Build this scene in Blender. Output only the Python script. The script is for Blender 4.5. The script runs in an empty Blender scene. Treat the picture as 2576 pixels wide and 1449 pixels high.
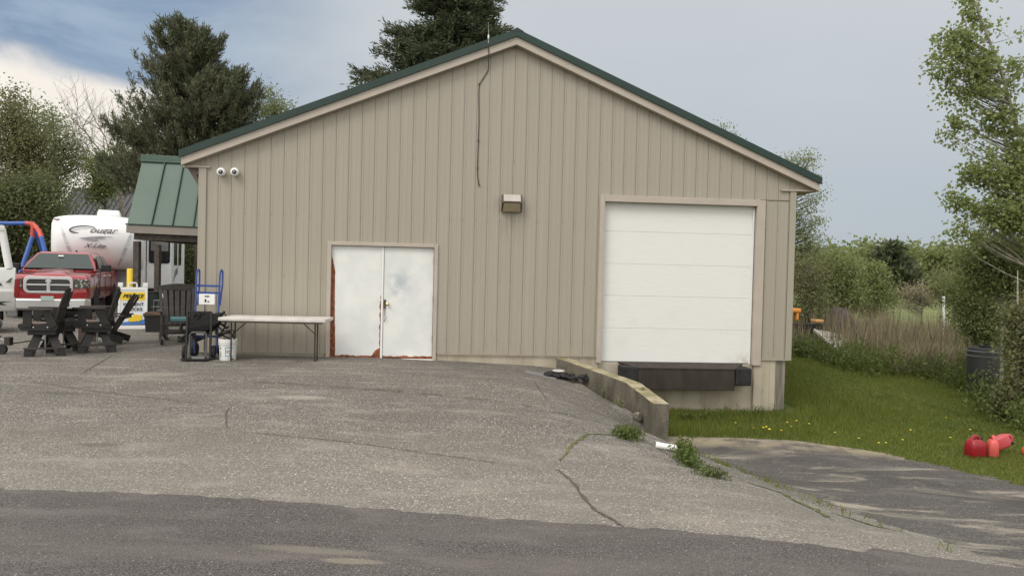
import bpy, bmesh, math, random
import numpy as np
from mathutils import Vector, Matrix

# ------------------------------------------------------------------ camera
sc = bpy.context.scene
C = sc.collection
R = math.radians
FPX = 1860.0; CXP = 1288.0; CYP = 724.5; EYE = 1.62
PITCH = R(-1.24); ROLL = 0.0245
fwd = np.array([0, math.cos(PITCH), math.sin(PITCH)]); up0 = np.array([0, -math.sin(PITCH), math.cos(PITCH)]); r0 = np.array([1., 0, 0])
rgt = r0 * math.cos(ROLL) + up0 * math.sin(ROLL); upv = up0 * math.cos(ROLL) - r0 * math.sin(ROLL)
cam = bpy.data.cameras.new('camera'); camo = bpy.data.objects.new('camera', cam); C.objects.link(camo)
cam.sensor_width = 36; cam.lens = 36 * FPX / 2576; cam.clip_end = 2000; cam.clip_start = .05
m = Matrix(((rgt[0], upv[0], -fwd[0], 0), (rgt[1], upv[1], -fwd[1], 0), (rgt[2], upv[2], -fwd[2], EYE), (0, 0, 0, 1)))
camo.matrix_world = m
sc.camera = camo

def U(px, py, Y):
    """world point at depth Y seen in direction (px, py)"""
    d = fwd + rgt * ((px - CXP) / FPX) - upv * ((py - CYP) / FPX)
    p = np.array([0, 0, EYE]) + d * (Y / d[1])
    return (float(p[0]), float(p[1]), float(p[2]))

# ------------------------------------------------------------------ node helper
class V:
    def __init__(s, t, sock): s.t = t; s.s = sock
    def _m(s, op, *o, clamp=False):
        n = s.t.nodes.new('ShaderNodeMath'); n.operation = op; n.use_clamp = clamp
        for i, q in enumerate((s,) + o):
            if isinstance(q, V): s.t.links.new(q.s, n.inputs[i])
            else: n.inputs[i].default_value = q
        return V(s.t, n.outputs[0])
    def __add__(s, o): return s._m('ADD', o)
    __radd__ = __add__
    def __mul__(s, o): return s._m('MULTIPLY', o)
    __rmul__ = __mul__
    def __sub__(s, o): return s._m('SUBTRACT', o)
    def __rsub__(s, o): return (s * -1) + o
    def __truediv__(s, o): return s._m('DIVIDE', o)
    def lt(s, o): return s._m('LESS_THAN', o)
    def gt(s, o): return s._m('GREATER_THAN', o)
    def abs(s): return s._m('ABSOLUTE')
    def mx(s, o): return s._m('MAXIMUM', o)
    def mn(s, o): return s._m('MINIMUM', o)
    def pw(s, o): return s._m('POWER', o)
    def frac(s): return s._m('FRACT')
    def clamp(s): return s._m('ADD', 0.0, clamp=True)
    def ramp(s, a, b, c=0.0, d=1.0, kind='SMOOTHSTEP'):
        n = s.t.nodes.new('ShaderNodeMapRange'); n.interpolation_type = kind
        s.t.links.new(s.s, n.inputs[0])
        for i, q in enumerate((a, b, c, d)): n.inputs[i + 1].default_value = q
        return V(s.t, n.outputs[0])

class T:
    """a small material builder"""
    def __init__(s, name, rough=.7, metal=0.0, spec=.5):
        s.m = bpy.data.materials.new(name); s.m.use_nodes = True
        s.t = s.m.node_tree; s.b = s.t.nodes['Principled BSDF']
        s.b.inputs['Roughness'].default_value = rough; s.b.inputs['Metallic'].default_value = metal
        s.b.inputs['Specular IOR Level'].default_value = spec
        s.tc = s.t.nodes.new('ShaderNodeTexCoord')
    def obj(s): return s.tc.outputs['Object']
    def xyz(s, vec=None):
        n = s.t.nodes.new('ShaderNodeSeparateXYZ'); s.t.links.new(vec or s.obj(), n.inputs[0])
        return V(s.t, n.outputs[0]), V(s.t, n.outputs[1]), V(s.t, n.outputs[2])
    def mapped(s, sx, sy, sz, vec=None, rot=None):
        n = s.t.nodes.new('ShaderNodeMapping'); s.t.links.new(vec or s.obj(), n.inputs[0]); n.inputs['Scale'].default_value = (sx, sy, sz)
        if rot: n.inputs['Rotation'].default_value = rot
        return n.outputs[0]
    def noise(s, scale=1, detail=4, vec=None, rough=.55, dist=0):
        n = s.t.nodes.new('ShaderNodeTexNoise'); s.t.links.new(vec or s.obj(), n.inputs['Vector'])
        n.inputs['Scale'].default_value = scale; n.inputs['Detail'].default_value = detail; n.inputs['Roughness'].default_value = rough; n.inputs['Distortion'].default_value = dist
        return V(s.t, n.outputs[0])
    def vor(s, scale=1, vec=None, feat='F1', out=0):
        n = s.t.nodes.new('ShaderNodeTexVoronoi'); n.feature = feat; s.t.links.new(vec or s.obj(), n.inputs['Vector']); n.inputs['Scale'].default_value = scale
        return V(s.t, n.outputs[out])
    def attr(s, name):
        n = s.t.nodes.new('ShaderNodeAttribute'); n.attribute_name = name; return V(s.t, n.outputs['Fac'])
    def mix(s, f, a, b, kind='MIX'):
        n = s.t.nodes.new('ShaderNodeMix'); n.data_type = 'RGBA'; n.blend_type = kind
        for idx, q in ((0, f), (6, a), (7, b)):
            if isinstance(q, V): s.t.links.new(q.s, n.inputs[idx])
            elif isinstance(q, (int, float)): n.inputs[idx].default_value = q
            elif isinstance(q, tuple): n.inputs[idx].default_value = (q + (1,))[:4]
            else: s.t.links.new(q, n.inputs[idx])
        return n.outputs[2]
    def color(s, c):
        if isinstance(c, tuple): s.b.inputs['Base Color'].default_value = (c + (1,))[:4]
        else: s.t.links.new(c.s if isinstance(c, V) else c, s.b.inputs['Base Color'])
        return s
    def rough(s, v): s.t.links.new(v.s, s.b.inputs['Roughness']); return s
    def bump(s, h, dist=.01, strength=1.0):
        n = s.t.nodes.new('ShaderNodeBump'); s.t.links.new(h.s, n.inputs['Height']); n.inputs['Distance'].default_value = dist; n.inputs['Strength'].default_value = strength
        s.t.links.new(n.outputs[0], s.b.inputs['Normal']); return s

# ------------------------------------------------------------------ world: overcast evening sky with breaks
SUN_EL, SUN_AZ = R(48), R(215)      # high and behind the camera, to its left, softened by cloud
w = bpy.data.worlds.new('World'); sc.world = w; w.use_nodes = True
wt = w.node_tree; wt.nodes.clear()
W_ = T.__new__(T); W_.t = wt; W_.tc = wt.nodes.new('ShaderNodeTexCoord')
gen = W_.tc.outputs['Generated']
sky = wt.nodes.new('ShaderNodeTexSky'); sky.sky_type = 'NISHITA'; sky.sun_disc = False
sky.sun_elevation = SUN_EL; sky.sun_rotation = SUN_AZ
dx, dy, dz = W_.xyz(gen)
ax = dx / (dy.mx(.05))                      # tangent of azimuth and of elevation, only meaningful ahead
el = dz
n1 = W_.noise(1.6, 5, W_.mapped(1, 1, 3.0, gen), .5)
n2 = W_.noise(4.5, 6, W_.mapped(1, 1, 2.2, gen), .6, .4)
n3 = W_.noise(0.9, 3, W_.mapped(1, 1, 2.5, gen), .5)
grey_lo = (5.0, 5.6, 6.15); grey_hi = (7.0, 7.35, 7.6)
col = W_.mix(el.ramp(0.0, .42) * .8 + (n1 - .5) * .9, grey_lo, grey_hi)
# blue-grey cloud bank on the left
f = (ax + (n1 - .5) * .5).ramp(-.05, -.50)
blue = W_.mix(n2.ramp(.35, .65), (2.35, 3.4, 5.0), (4.0, 5.1, 6.4))
blue = W_.mix((el + (n1 - .5) * .25).ramp(.30, .44), blue, (6.4, 6.9, 7.6))
col = W_.mix(f, col, blue)
# bright cream break low on the left
g = (ax + el * .8 + (n2 - .5) * .22).ramp(-.20, -.36) * (el + (n2 - .5) * .13 + (n1 - .5) * .06 + ax * .14).ramp(.150, .100)
cream = W_.mix(n2.ramp(.38, .62), (10.6, 9.9, 9.0), (12.6, 11.8, 10.2))
col = W_.mix(g, col, cream)
# the unseen sky overhead and behind the camera is brighter thin cloud
h = (dz.ramp(.35, .8) * .9 + (dy * -1).ramp(-.1, .7) * .9).clamp()
col = W_.mix(h, col, (16.2, 15.8, 15.0))
# a share of the clear sky shines through
col = W_.mix(.06, col, sky.outputs[0])
bg = wt.nodes.new('ShaderNodeBackground'); bg.inputs[1].default_value = .085
wt.links.new(col, bg.inputs[0])
wo = wt.nodes.new('ShaderNodeOutputWorld'); wt.links.new(bg.outputs[0], wo.inputs[0])
w.cycles.sampling_method = 'MANUAL'; w.cycles.sample_map_resolution = 512

sl = bpy.data.lights.new('sun', 'SUN'); so = bpy.data.objects.new('sun', sl); C.objects.link(so)
sl.energy = 1.4; sl.angle = R(25); sl.color = (1, .955, .88)
# direction the light travels
sd = Vector((-math.sin(SUN_AZ) * math.cos(SUN_EL), -math.cos(SUN_AZ) * math.cos(SUN_EL), -math.sin(SUN_EL)))
so.rotation_euler = sd.to_track_quat('-Z', 'Y').to_euler()
sc.view_settings.view_transform = 'Standard'; sc.view_settings.look = 'None'; sc.view_settings.gamma = 1; sc.view_settings.exposure = 0.12

# ------------------------------------------------------------------ mesh helper
SPLIT = {'corner_trim', 'base_flashing', 'eave_end', 'eave_return', 'soffit', 'eave_board', 'foot', 'arm_support', 'hinge', 'beam', 'crossbar', 'leg', 'stretcher', 'back_brace', 'landing_leg', 'elbow', 'wheel', 'door_gap', 'tray', 'board', 'block', 'brace', 'door_seam', 'pane', 'apron_rail', 'bolt', 'cable_clip', 'back_slat_'}
class MB:
    def __init__(s): s.v = []; s.f = []
    def add(s, vs, fs):
        k = len(s.v); s.v += [tuple(p) for p in vs]; s.f += [tuple(i + k for i in f) for f in fs]; return s
    def box(s, x0, x1, y0, y1, z0, z1):
        return s.add([(x0, y0, z0), (x1, y0, z0), (x1, y1, z0), (x0, y1, z0), (x0, y0, z1), (x1, y0, z1), (x1, y1, z1), (x0, y1, z1)],
                     [(0, 3, 2, 1), (4, 5, 6, 7), (0, 1, 5, 4), (1, 2, 6, 5), (2, 3, 7, 6), (3, 0, 4, 7)])
    def obox(s, c, size, rot=(0, 0, 0)):
        from mathutils import Euler
        e = Euler(rot).to_matrix(); hx, hy, hz = size[0] / 2, size[1] / 2, size[2] / 2
        vs = [e @ Vector((a * hx, b * hy, d * hz)) + Vector(c) for d in (-1, 1) for a, b in ((-1, -1), (1, -1), (1, 1), (-1, 1))]
        return s.add(vs, [(0, 3, 2, 1), (4, 5, 6, 7), (0, 1, 5, 4), (1, 2, 6, 5), (2, 3, 7, 6), (3, 0, 4, 7)])
    def beam(s, p0, p1, wd, th, upd=(0, 0, 1), w1=None):
        """a board from p0 to p1, wd wide along up x dir, th thick"""
        a = Vector(p0); b = Vector(p1); d = (b - a).normalized(); u = Vector(upd)
        if abs(d.dot(u)) > .98: u = Vector((1, 0, 0))
        x = d.cross(u).normalized(); y = x.cross(d).normalized(); w1 = w1 or wd
        vs = [p + x * (i * q / 2) + y * (j * th / 2) for p, q in ((a, wd), (b, w1)) for i, j in ((-1, -1), (1, -1), (1, 1), (-1, 1))]
        return s.add(vs, [(0, 3, 2, 1), (4, 5, 6, 7), (0, 1, 5, 4), (1, 2, 6, 5), (2, 3, 7, 6), (3, 0, 4, 7)])
    def tube(s, pts, r, n=8, cap=True):
        pts = [Vector(p) for p in pts]; rs = r if isinstance(r, (list, tuple)) else [r] * len(pts)
        k = len(s.v); prev = None
        for i, p in enumerate(pts):
            d = (pts[min(i + 1, len(pts) - 1)] - pts[max(i - 1, 0)])
            if d.length < 1e-9: d = Vector((0, 0, 1))
            d.normalize()
            if prev is None:
                x = d.orthogonal().normalized()
            else:
                x = prev - d * prev.dot(d)
                x = x.normalized() if x.length > 1e-6 else d.orthogonal().normalized()
            prev = x; y = d.cross(x)
            for j in range(n):
                a = 2 * math.pi * j / n; s.v.append(tuple(p + (x * math.cos(a) + y * math.sin(a)) * rs[i]))
        for i in range(len(pts) - 1):
            for j in range(n):
                a = k + i * n + j; b = k + i * n + (j + 1) % n; s.f.append((a, b, b + n, a + n))
        if cap:
            s.f.append(tuple(k + j for j in range(n - 1, -1, -1))); s.f.append(tuple(k + (len(pts) - 1) * n + j for j in range(n)))
        return s
    def lathe(s, prof, c=(0, 0, 0), n=24, axis='z'):
        k = len(s.v)
        for r, z in prof:
            for j in range(n):
                a = 2 * math.pi * j / n; x, y = r * math.cos(a), r * math.sin(a)
                p = (x, y, z) if axis == 'z' else ((z, x, y) if axis == 'x' else (x, z, y))
                s.v.append((p[0] + c[0], p[1] + c[1], p[2] + c[2]))
        for i in range(len(prof) - 1):
            for j in range(n):
                a = k + i * n + j; b = k + i * n + (j + 1) % n; s.f.append((a, b, b + n, a + n))
        s.f.append(tuple(k + j for j in range(n - 1, -1, -1))); s.f.append(tuple(k + (len(prof) - 1) * n + j for j in range(n)))
        return s
    def prism(s, poly, a0, a1, axis='y'):
        """2-D polygon extruded along axis; poly in the two other axes (x,z), (y,z) or (x,y)"""
        def P(u, v, a): return (u, a, v) if axis == 'y' else ((a, u, v) if axis == 'x' else (u, v, a))
        n = len(poly); vs = [P(u, v, a0) for u, v in poly] + [P(u, v, a1) for u, v in poly]
        return s.add(vs, [tuple(range(n)), tuple(range(2 * n - 1, n - 1, -1))] + [(i, i + n, (i + 1) % n + n, (i + 1) % n) for i in range(n)])
    def loft(s, rings, closed=True, cap=True):
        k = len(s.v); n = len(rings[0])
        for r in rings: s.v += [tuple(p) for p in r]
        for i in range(len(rings) - 1):
            for j in range(n if closed else n - 1):
                a = k + i * n + j; b = k + i * n + (j + 1) % n; s.f.append((a, b, b + n, a + n))
        if cap and closed:
            s.f.append(tuple(k + j for j in range(n - 1, -1, -1))); s.f.append(tuple(k + (len(rings) - 1) * n + j for j in range(n)))
        return s
    def build(s, name, mat, parent=None, bevel=0, smooth=False, subdiv=0, seg=2, fix=True):
        if name in SPLIT and len(s.f) > 6:
            par = list(range(len(s.v)))
            def fd(i):
                while par[i] != i: par[i] = par[par[i]]; i = par[i]
                return i
            for f in s.f:
                for a in f[1:]: par[fd(f[0])] = fd(a)
            grp = {}
            for f in s.f: grp.setdefault(fd(f[0]), []).append(f)
            if len(grp) > 1:
                first = None
                for fs in grp.values():
                    ids = sorted({i for f in fs for i in f}); mp = {i: k for k, i in enumerate(ids)}
                    q = MB(); q.v = [s.v[i] for i in ids]; q.f = [tuple(mp[i] for i in f) for f in fs]
                    o = q.build(name, mat, parent, bevel, smooth, subdiv, seg, fix); first = first or o
                return first
        me = bpy.data.meshes.new(name); me.from_pydata(s.v, [], s.f); 
        if fix:
            bm = bmesh.new(); bm.from_mesh(me); bmesh.ops.recalc_face_normals(bm, faces=bm.faces); bm.to_mesh(me); bm.free()
        me.materials.append(mat.m if isinstance(mat, T) else mat)
        o = bpy.data.objects.new(name, me); C.objects.link(o)
        if parent: o.parent = parent
        if bevel:
            b = o.modifiers.new('bevel', 'BEVEL'); b.width = bevel; b.segments = seg; b.limit_method = 'ANGLE'; b.angle_limit = R(35)
        if subdiv:
            b = o.modifiers.new('sub', 'SUBSURF'); b.levels = subdiv; b.render_levels = subdiv
        if smooth:
            me.polygons.foreach_set('use_smooth', [True] * len(me.polygons))
            if bevel or smooth == 2: me.set_sharp_from_angle(angle=R(40)) if hasattr(me, 'set_sharp_from_angle') else None
        return o

def tag(o, label=None, cat=None, group=None, kind=None):
    if label: o['label'] = label
    if cat: o['category'] = cat
    if group: o['group'] = group
    if kind: o['kind'] = kind
    return o
def thing(name, label, cat, loc=(0, 0, 0), rz=0, group=None):
    o = bpy.data.objects.new(name, None); C.objects.link(o); o.empty_display_size = .2
    o.location = loc; o.rotation_euler = (0, 0, rz); return tag(o, label, cat, group)
def copy_tree(o, parent=None):
    c = o.copy(); C.objects.link(c); c.parent = parent
    for ch in list(o.children): copy_tree(ch, c)
    return c
def text(name, body, size, mat, parent, loc, rot, shear=0, offset=0, extrude=.002, align='CENTER', sx=1):
    cu = bpy.data.curves.new(name, 'FONT'); cu.body = body; cu.size = size; cu.shear = shear; cu.offset = offset; cu.extrude = extrude
    cu.align_x = align; cu.align_y = 'CENTER'
    tmp = bpy.data.objects.new(name, cu); C.objects.link(tmp)
    bpy.context.view_layer.update()
    me = bpy.data.meshes.new_from_object(tmp.evaluated_get(bpy.context.evaluated_depsgraph_get()))
    bpy.data.objects.remove(tmp)
    me.materials.clear(); me.materials.append(mat.m if isinstance(mat, T) else mat)
    o = bpy.data.objects.new(name, me); C.objects.link(o); o.parent = parent; o.location = loc; o.rotation_euler = rot; o.scale = (sx, 1, 1)
    return o

# ------------------------------------------------------------------ materials
def plain(name, c, rough=.6, metal=0, spec=.5, var=.12, vs=3.0, bumps=0):
    t = T(name, rough, metal, spec); n = t.noise(vs, 5)
    t.color(t.mix(n.ramp(.3, .7), tuple(q * (1 - var) for q in c), tuple(min(1, q * (1 + var)) for q in c)))
    if bumps: t.bump(t.noise(60, 3), bumps)
    return t
M = {}
M['trim'] = plain('trim paint', (.43, .375, .32), .45, var=.05)
M['green_edge'] = plain('dark green metal', (.009, .032, .025), .5, var=.1)
M['black'] = plain('black plastic', (.009, .009, .009), .55, var=.3)
M['rubber'] = plain('black rubber', (.018, .018, .019), .8, var=.3)
M['chrome'] = T('chrome', .28, .75).color((.86, .86, .87))
M['steel'] = plain('dull steel', (.3, .3, .3), .4, .8)
M['white'] = plain('white paint', (.78, .78, .77), .45, var=.03)
M['white_gloss'] = plain('white fibreglass', (.80, .81, .82), .4, var=.02)
M['bolt'] = T('bolt', .3, .9).color((.75, .75, .75))
M['brass'] = T('brass', .25, 1).color((.65, .5, .25))
M['lens'] = T('black lens', .08, 0, .6).color((.006, .006, .007))
M['dark'] = plain('dark void', (.008, .008, .008), .9)
M['ink'] = T('black ink', .6).color((.01, .01, .012))

t = T('siding paint', .42); x, y, z = t.xyz()
st = t.noise(1, 5, t.mapped(7, 1, .25), .6); big = t.noise(.55, 4)
c = t.mix(st.ramp(.35, .7), (.334, .303, .246), (.356, .323, .265))
c = t.mix(big.ramp(.35, .7) * .3, c, (.345, .308, .252))
spl = z.ramp(.75, .05) * t.noise(6, 5, t.mapped(2.5, 1, .6)).ramp(.38, .68)
c = t.mix(spl * .16, c, (.20, .165, .12))
stain = ((x + .10).abs().ramp(.27, .12) * z.ramp(2.0, 2.72) * (z.lt(2.8))) * t.noise(5, 4, t.mapped(4, 1, .5)).ramp(.3, .65)
c = t.mix(stain * .55, c, (.19, .155, .125))
t.color(c); t.bump(t.noise(2.2, 3, t.mapped(1, 1, .4)), .012, .5); M['siding'] = t

t = T('concrete', .85); x, y, z = t.xyz()
st = t.noise(1, 6, t.mapped(3.2, 3.2, .8), .6, .3); fine = t.noise(14, 6)
c = t.mix(st.ramp(.33, .66), (.33, .285, .21), (.46, .41, .325)); c = t.mix(fine.ramp(.3, .75) * .5, c, (.42, .38, .30))
blk = t.noise(1, 6, t.mapped(5, 5, 1.1), .7).ramp(.60, .74); c = t.mix(blk * .5, c, (.12, .10, .07))
brd = (x / 1.22).frac().lt(.012); c = t.mix(brd * .3, c, (.15, .12, .08))
t.color(c); t.bump(t.noise(30, 6), .008); M['concrete'] = t

t = T('weathered wall concrete', .9); x, y, z = t.xyz()
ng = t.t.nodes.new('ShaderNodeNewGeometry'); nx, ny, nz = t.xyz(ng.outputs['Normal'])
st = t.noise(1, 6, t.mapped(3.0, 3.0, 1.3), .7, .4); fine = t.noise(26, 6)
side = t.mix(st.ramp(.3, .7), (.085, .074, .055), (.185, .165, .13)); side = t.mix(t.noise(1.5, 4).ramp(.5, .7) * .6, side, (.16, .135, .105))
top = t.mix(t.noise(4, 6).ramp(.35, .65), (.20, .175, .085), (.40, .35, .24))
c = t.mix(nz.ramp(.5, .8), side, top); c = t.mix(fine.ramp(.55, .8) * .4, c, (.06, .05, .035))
t.color(c); t.bump(fine * .6 + t.vor(35) * .4, .012); M['wallconc'] = t

def asphalt(name, dark, light, speck, peb, pf, patch=None, patchf=None, streak=None, bumpd=.012):
    t = T(name, .88, 0, .3); x, y, z = t.xyz()
    v = t.vor(peb, feat='F1', out=1)
    sep = t.t.nodes.new('ShaderNodeSeparateColor'); t.t.links.new(v.s, sep.inputs[0]); rnd = V(t.t, sep.outputs[0]); rn2 = V(t.t, sep.outputs[1])
    vd = t.vor(peb)
    c = t.mix(rnd, dark, light)
    c = t.mix(rn2.gt(1 - pf), c, speck)
    c = t.mix(vd.ramp(.35, .62) * .75, c, tuple(q * .42 for q in dark))
    b = t.noise(.55, 6, rough=.6); b2 = t.noise(2.3, 5, t.mapped(.6, 1.6, 1))
    c = t.mix(b.ramp(.40, .66) * .32, c, tuple(q * .72 for q in dark))
    c = t.mix(b2.ramp(.5, .72) * .35, c, tuple(q * 1.15 for q in light))
    if patch: c = t.mix(patchf(t, x, y), c, patch)
    if streak: c = streak(t, x, y, c)
    t.color(c); t.bump(vd * -1 + t.noise(peb * 2.2, 3) * .5, bumpd, .8)
    return t
def apron_marks(t, x, y, c):
    # tyre-darkened mottling, an old repair band and darker ground along the wall
    d = t.noise(1, 6, t.mapped(.35, 1.4, 1), .6, .5).ramp(.52, .70)
    c = t.mix(d * .38, c, (.11, .098, .088)); lp = t.noise(1, 5, t.mapped(.5, 1.1, 1), .6, .3).ramp(.56, .70); c = t.mix(lp * .3, c, (.36, .33, .28))
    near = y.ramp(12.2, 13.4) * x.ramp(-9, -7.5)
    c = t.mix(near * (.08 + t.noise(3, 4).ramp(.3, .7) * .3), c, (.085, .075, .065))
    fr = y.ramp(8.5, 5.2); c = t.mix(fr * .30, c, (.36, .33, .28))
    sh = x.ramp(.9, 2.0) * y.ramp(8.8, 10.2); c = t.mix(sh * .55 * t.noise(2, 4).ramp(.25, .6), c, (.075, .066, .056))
    c = t.mix((((x - -2.51) / 0.38).pw(2.0) + ((y - 8.93) / 0.16).pw(2.0) + (t.noise(4, 5) - .5) * 1.2).ramp(1.0, .2) * 0.50, c, (.42, .39, .33))
    c = t.mix((((x - -5.43) / 0.50).pw(2.0) + ((y - 9.02) / 0.14).pw(2.0) + (t.noise(4, 5) - .5) * 1.2).ramp(1.0, .2) * 0.50, c, (.08, .072, .062))
    c = t.mix((((x - -5.07) / 0.50).pw(2.0) + ((y - 10.65) / 0.30).pw(2.0) + (t.noise(4, 5) - .5) * 1.2).ramp(1.0, .2) * 0.35, c, (.40, .37, .31))
    c = t.mix((((x - -3.67) / 0.25).pw(2.0) + ((y - 6.60) / 0.10).pw(2.0) + (t.noise(4, 5) - .5) * 1.2).ramp(1.0, .2) * 0.45, c, (.09, .08, .07))
    c = t.mix((((x - -1.23) / 0.70).pw(2.0) + ((y - 8.13) / 0.35).pw(2.0) + (t.noise(4, 5) - .5) * 1.2).ramp(1.0, .2) * 0.30, c, (.10, .09, .08))
    s2 = (t.noise(3.5, 4).ramp(.45, .6)) * ((y - (9.25 - x * .19)).abs().ramp(.16, .03)) * x.gt(-4.5) * x.lt(2)
    c = t.mix(s2 * .55, c, (.055, .052, .035))
    return c
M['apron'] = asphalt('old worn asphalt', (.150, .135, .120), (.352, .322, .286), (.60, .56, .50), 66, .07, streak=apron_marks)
def road_marks(t, x, y, c):
    d = t.noise(1, 6, t.mapped(.30, 2.2, 1), .62, .4).ramp(.42, .68)
    c = t.mix(d * .55, c, (.150, .134, .122))
    e = t.noise(1, 4, t.mapped(.55, 3.2, 1), .5, .2).ramp(.66, .78); c = t.mix(e * .55, c, (.27, .245, .20))
    c = t.mix((((x - -1.14) / 0.42).pw(2.0) + ((y - 4.35) / 0.07).pw(2.0) + (t.noise(4, 5) - .5) * 1.2).ramp(1.0, .2) * .6, c, (.215, .195, .16))
    c = t.mix((((x - -0.87) / 0.22).pw(2.0) + ((y - 4.22) / 0.05).pw(2.0) + (t.noise(4, 5) - .5) * 1.2).ramp(1.0, .2) * 0.50, c, (.30, .27, .20))
    return c
M['road'] = asphalt('newer dark asphalt', (.106, .093, .088), (.186, .166, .158), (.40, .37, .34), 95, .007, streak=road_marks, bumpd=.004)
def ramp_marks(t, x, y, c):
    v = t.mapped(.6, 1.25, 1, rot=(0, 0, R(38)))
    e = t.noise(1.0, 7, v, .68, 1.2).ramp(.50, .66); c = t.mix(e * .8, c, (.37, .33, .27))
    dk = ((x + .0) - (y * -.9 + 12.6)).abs().ramp(1.1, .1) * t.noise(1.6, 5, v).ramp(.35, .6); c = t.mix(dk * .65, c, (.055, .05, .048))
    d = t.noise(1.0, 5, v, .55, .3).ramp(.46, .34); c = t.mix(d * .6, c, (.07, .063, .058))
    g = (y - (10.9 - (x - 3) * .12)).ramp(-.5, .2) * t.noise(3, 5).ramp(.35, .6); c = t.mix(g * .8, c, (.33, .28, .19))
    return c
M['ramp'] = asphalt('patched ramp asphalt', (.100, .091, .085), (.178, .163, .150), (.34, .31, .27), 60, .02, streak=ramp_marks, bumpd=.005)
M['crack'] = plain('crack filler', (.085, .075, .064), .95, var=.4, vs=30)
M['cracklight'] = plain('light aggregate patch', (.26, .23, .19), .95, var=.4, vs=30)
t = T('crack moss', .95); t.color(t.mix(t.noise(14, 4).ramp(.4, .6), (.06, .07, .018), (.14, .14, .05))); M['moss'] = t

t = T('lawn soil and turf', .95, 0, .2); x, y, z = t.xyz()
c = t.mix(t.noise(3.2, 6).ramp(.3, .7), (.048, .078, .014), (.105, .135, .028))
c = t.mix(t.noise(.5, 4).ramp(.42, .68) * .6, c, (.135, .130, .040)); c = t.mix(t.noise(30, 3).ramp(.55, .75) * .5, c, (.15, .17, .05))
far = y.ramp(40, 60); c = t.mix(far, c, t.mix(t.noise(.05, 5, t.mapped(.5, 3, 1)).ramp(.35, .65), (.125, .17, .055), (.19, .205, .085)))
t.color(c); t.bump(t.noise(40, 4), .02); M['ground'] = t

def leafmat(name, a, b, c2, trans=.35, rough=.5):
    t = T(name, rough, 0, .35); r = t.attr('rnd'); cl = t.noise(.9, 4)
    c = t.mix(r, a, b); c = t.mix(cl.ramp(.42, .68) * .75, c, c2)
    t.color(c)
    tr = t.t.nodes.new('ShaderNodeBsdfTranslucent'); t.t.links.new(c, tr.inputs[0])
    mx = t.t.nodes.new('ShaderNodeMixShader'); mx.inputs[0].default_value = min(.55, trans + .1)
    out = t.t.nodes['Material Output']
    t.t.links.new(t.b.outputs[0], mx.inputs[1]); t.t.links.new(tr.outputs[0], mx.inputs[2]); t.t.links.new(mx.outputs[0], out.inputs[0])
    return t
M['aspen'] = leafmat('aspen leaf', (0.185, 0.235, 0.075), (0.40, 0.44, 0.20), (0.26, 0.31, 0.11), .45)
M['leaf_dark'] = leafmat('dark leaf', (0.085, 0.108, 0.042), (0.19, 0.21, 0.09), (0.13, 0.135, 0.06))
M['leaf_spring'] = leafmat('spring leaf', (0.145, 0.180, 0.060), (0.30, 0.33, 0.14), (0.21, 0.245, 0.09))
M['leaf_pale'] = leafmat('pale leaf', (0.182, 0.217, 0.105), (0.336, 0.371, 0.196), (0.238, 0.273, 0.126))
M['leaf_olive'] = leafmat('olive leaf', (0.14, 0.15, 0.065), (0.27, 0.275, 0.13), (0.20, 0.18, 0.09))
M['weed'] = leafmat('weed leaf', (0.070, 0.105, 0.026), (0.195, 0.245, 0.075), (0.115, 0.155, 0.040))
M['grassblade'] = leafmat('grass blade', (0.12, 0.155, 0.028), (0.27, 0.295, 0.075), (0.185, 0.21, 0.04), .45)
M['pine'] = leafmat('pine needle', (0.055, 0.070, 0.036), (0.175, 0.185, 0.100), (0.120, 0.110, 0.070), .15)
M['spruce'] = leafmat('fir needle', (0.042, 0.058, 0.032), (0.145, 0.165, 0.085), (0.075, 0.092, 0.048), .1)
M['straw'] = leafmat('dry stalk', (.16, .13, .08), (.42, .35, .24), (.20, .19, .10), .2)
M['bark'] = plain('bark', (.085, .070, .055), .95, var=.4, vs=14, bumps=.02)
M['bark_pale'] = plain('pale bark', (.27, .25, .20), .9, var=.35, vs=10)
M['twig'] = plain('grey twigs', (.26, .225, .19), .9, var=.3, vs=10)
M['petal'] = T('yellow petal', .6).color((.75, .60, .04))

# ------------------------------------------------------------------ terrain
def mq(ctrl, cc=.6):
    a = np.array(ctrl, float); P = a[:, :2]; z = a[:, 2]
    D = np.sqrt(((P[:, None] - P[None]) ** 2).sum(-1) + cc * cc); zm = z.mean()
    wgt = np.linalg.solve(D + np.eye(len(a)) * 1e-3, z - zm)
    def fn(x, y):
        x = np.asarray(x, float); y = np.asarray(y, float)
        r = np.zeros(np.broadcast(x, y).shape)
        for (px, py), k in zip(P, wgt): r = r + k * np.sqrt((x - px) ** 2 + (y - py) ** 2 + cc * cc)
        return r + zm
    return fn
hL = mq([(-12, 6, -.04), (-12, 14, .0), (-5.6, 12, .0), (-2, 13.4, -.02), (-3.5, 13.5, 0), (-8, 20, .02), (-8, 40, .02), (-20, 30, 0), (-20, 10, 0), (0, 8, -.06), (0, 11, -.04), (.8, 13.7, -.15), (1.25, 12.8, -.30), (1.65, 11.9, -.45), (1.95, 11.3, -.60), (2.2, 10.5, -.80), (1.8, 10.3, -.56),
         (2.1, 10.95, -.82), (1.2, 9.5, -.24), (2.2, 8.6, -.42), (0., 6, -.08), (2.2, 6.6, -.27), (3, 5, -.20), (-6, 4, -.08), (0, 4, -.10), (3, 3.5, -.17), (8, 4, -.3), (8, 0, -.2), (-8, 0, -.08), (3, 10, -.8), (-40, 60, 0), (-40, 0, 0), (0, -20, -.1), (-10, 100, 0), (-60, 150, 0)])
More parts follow.
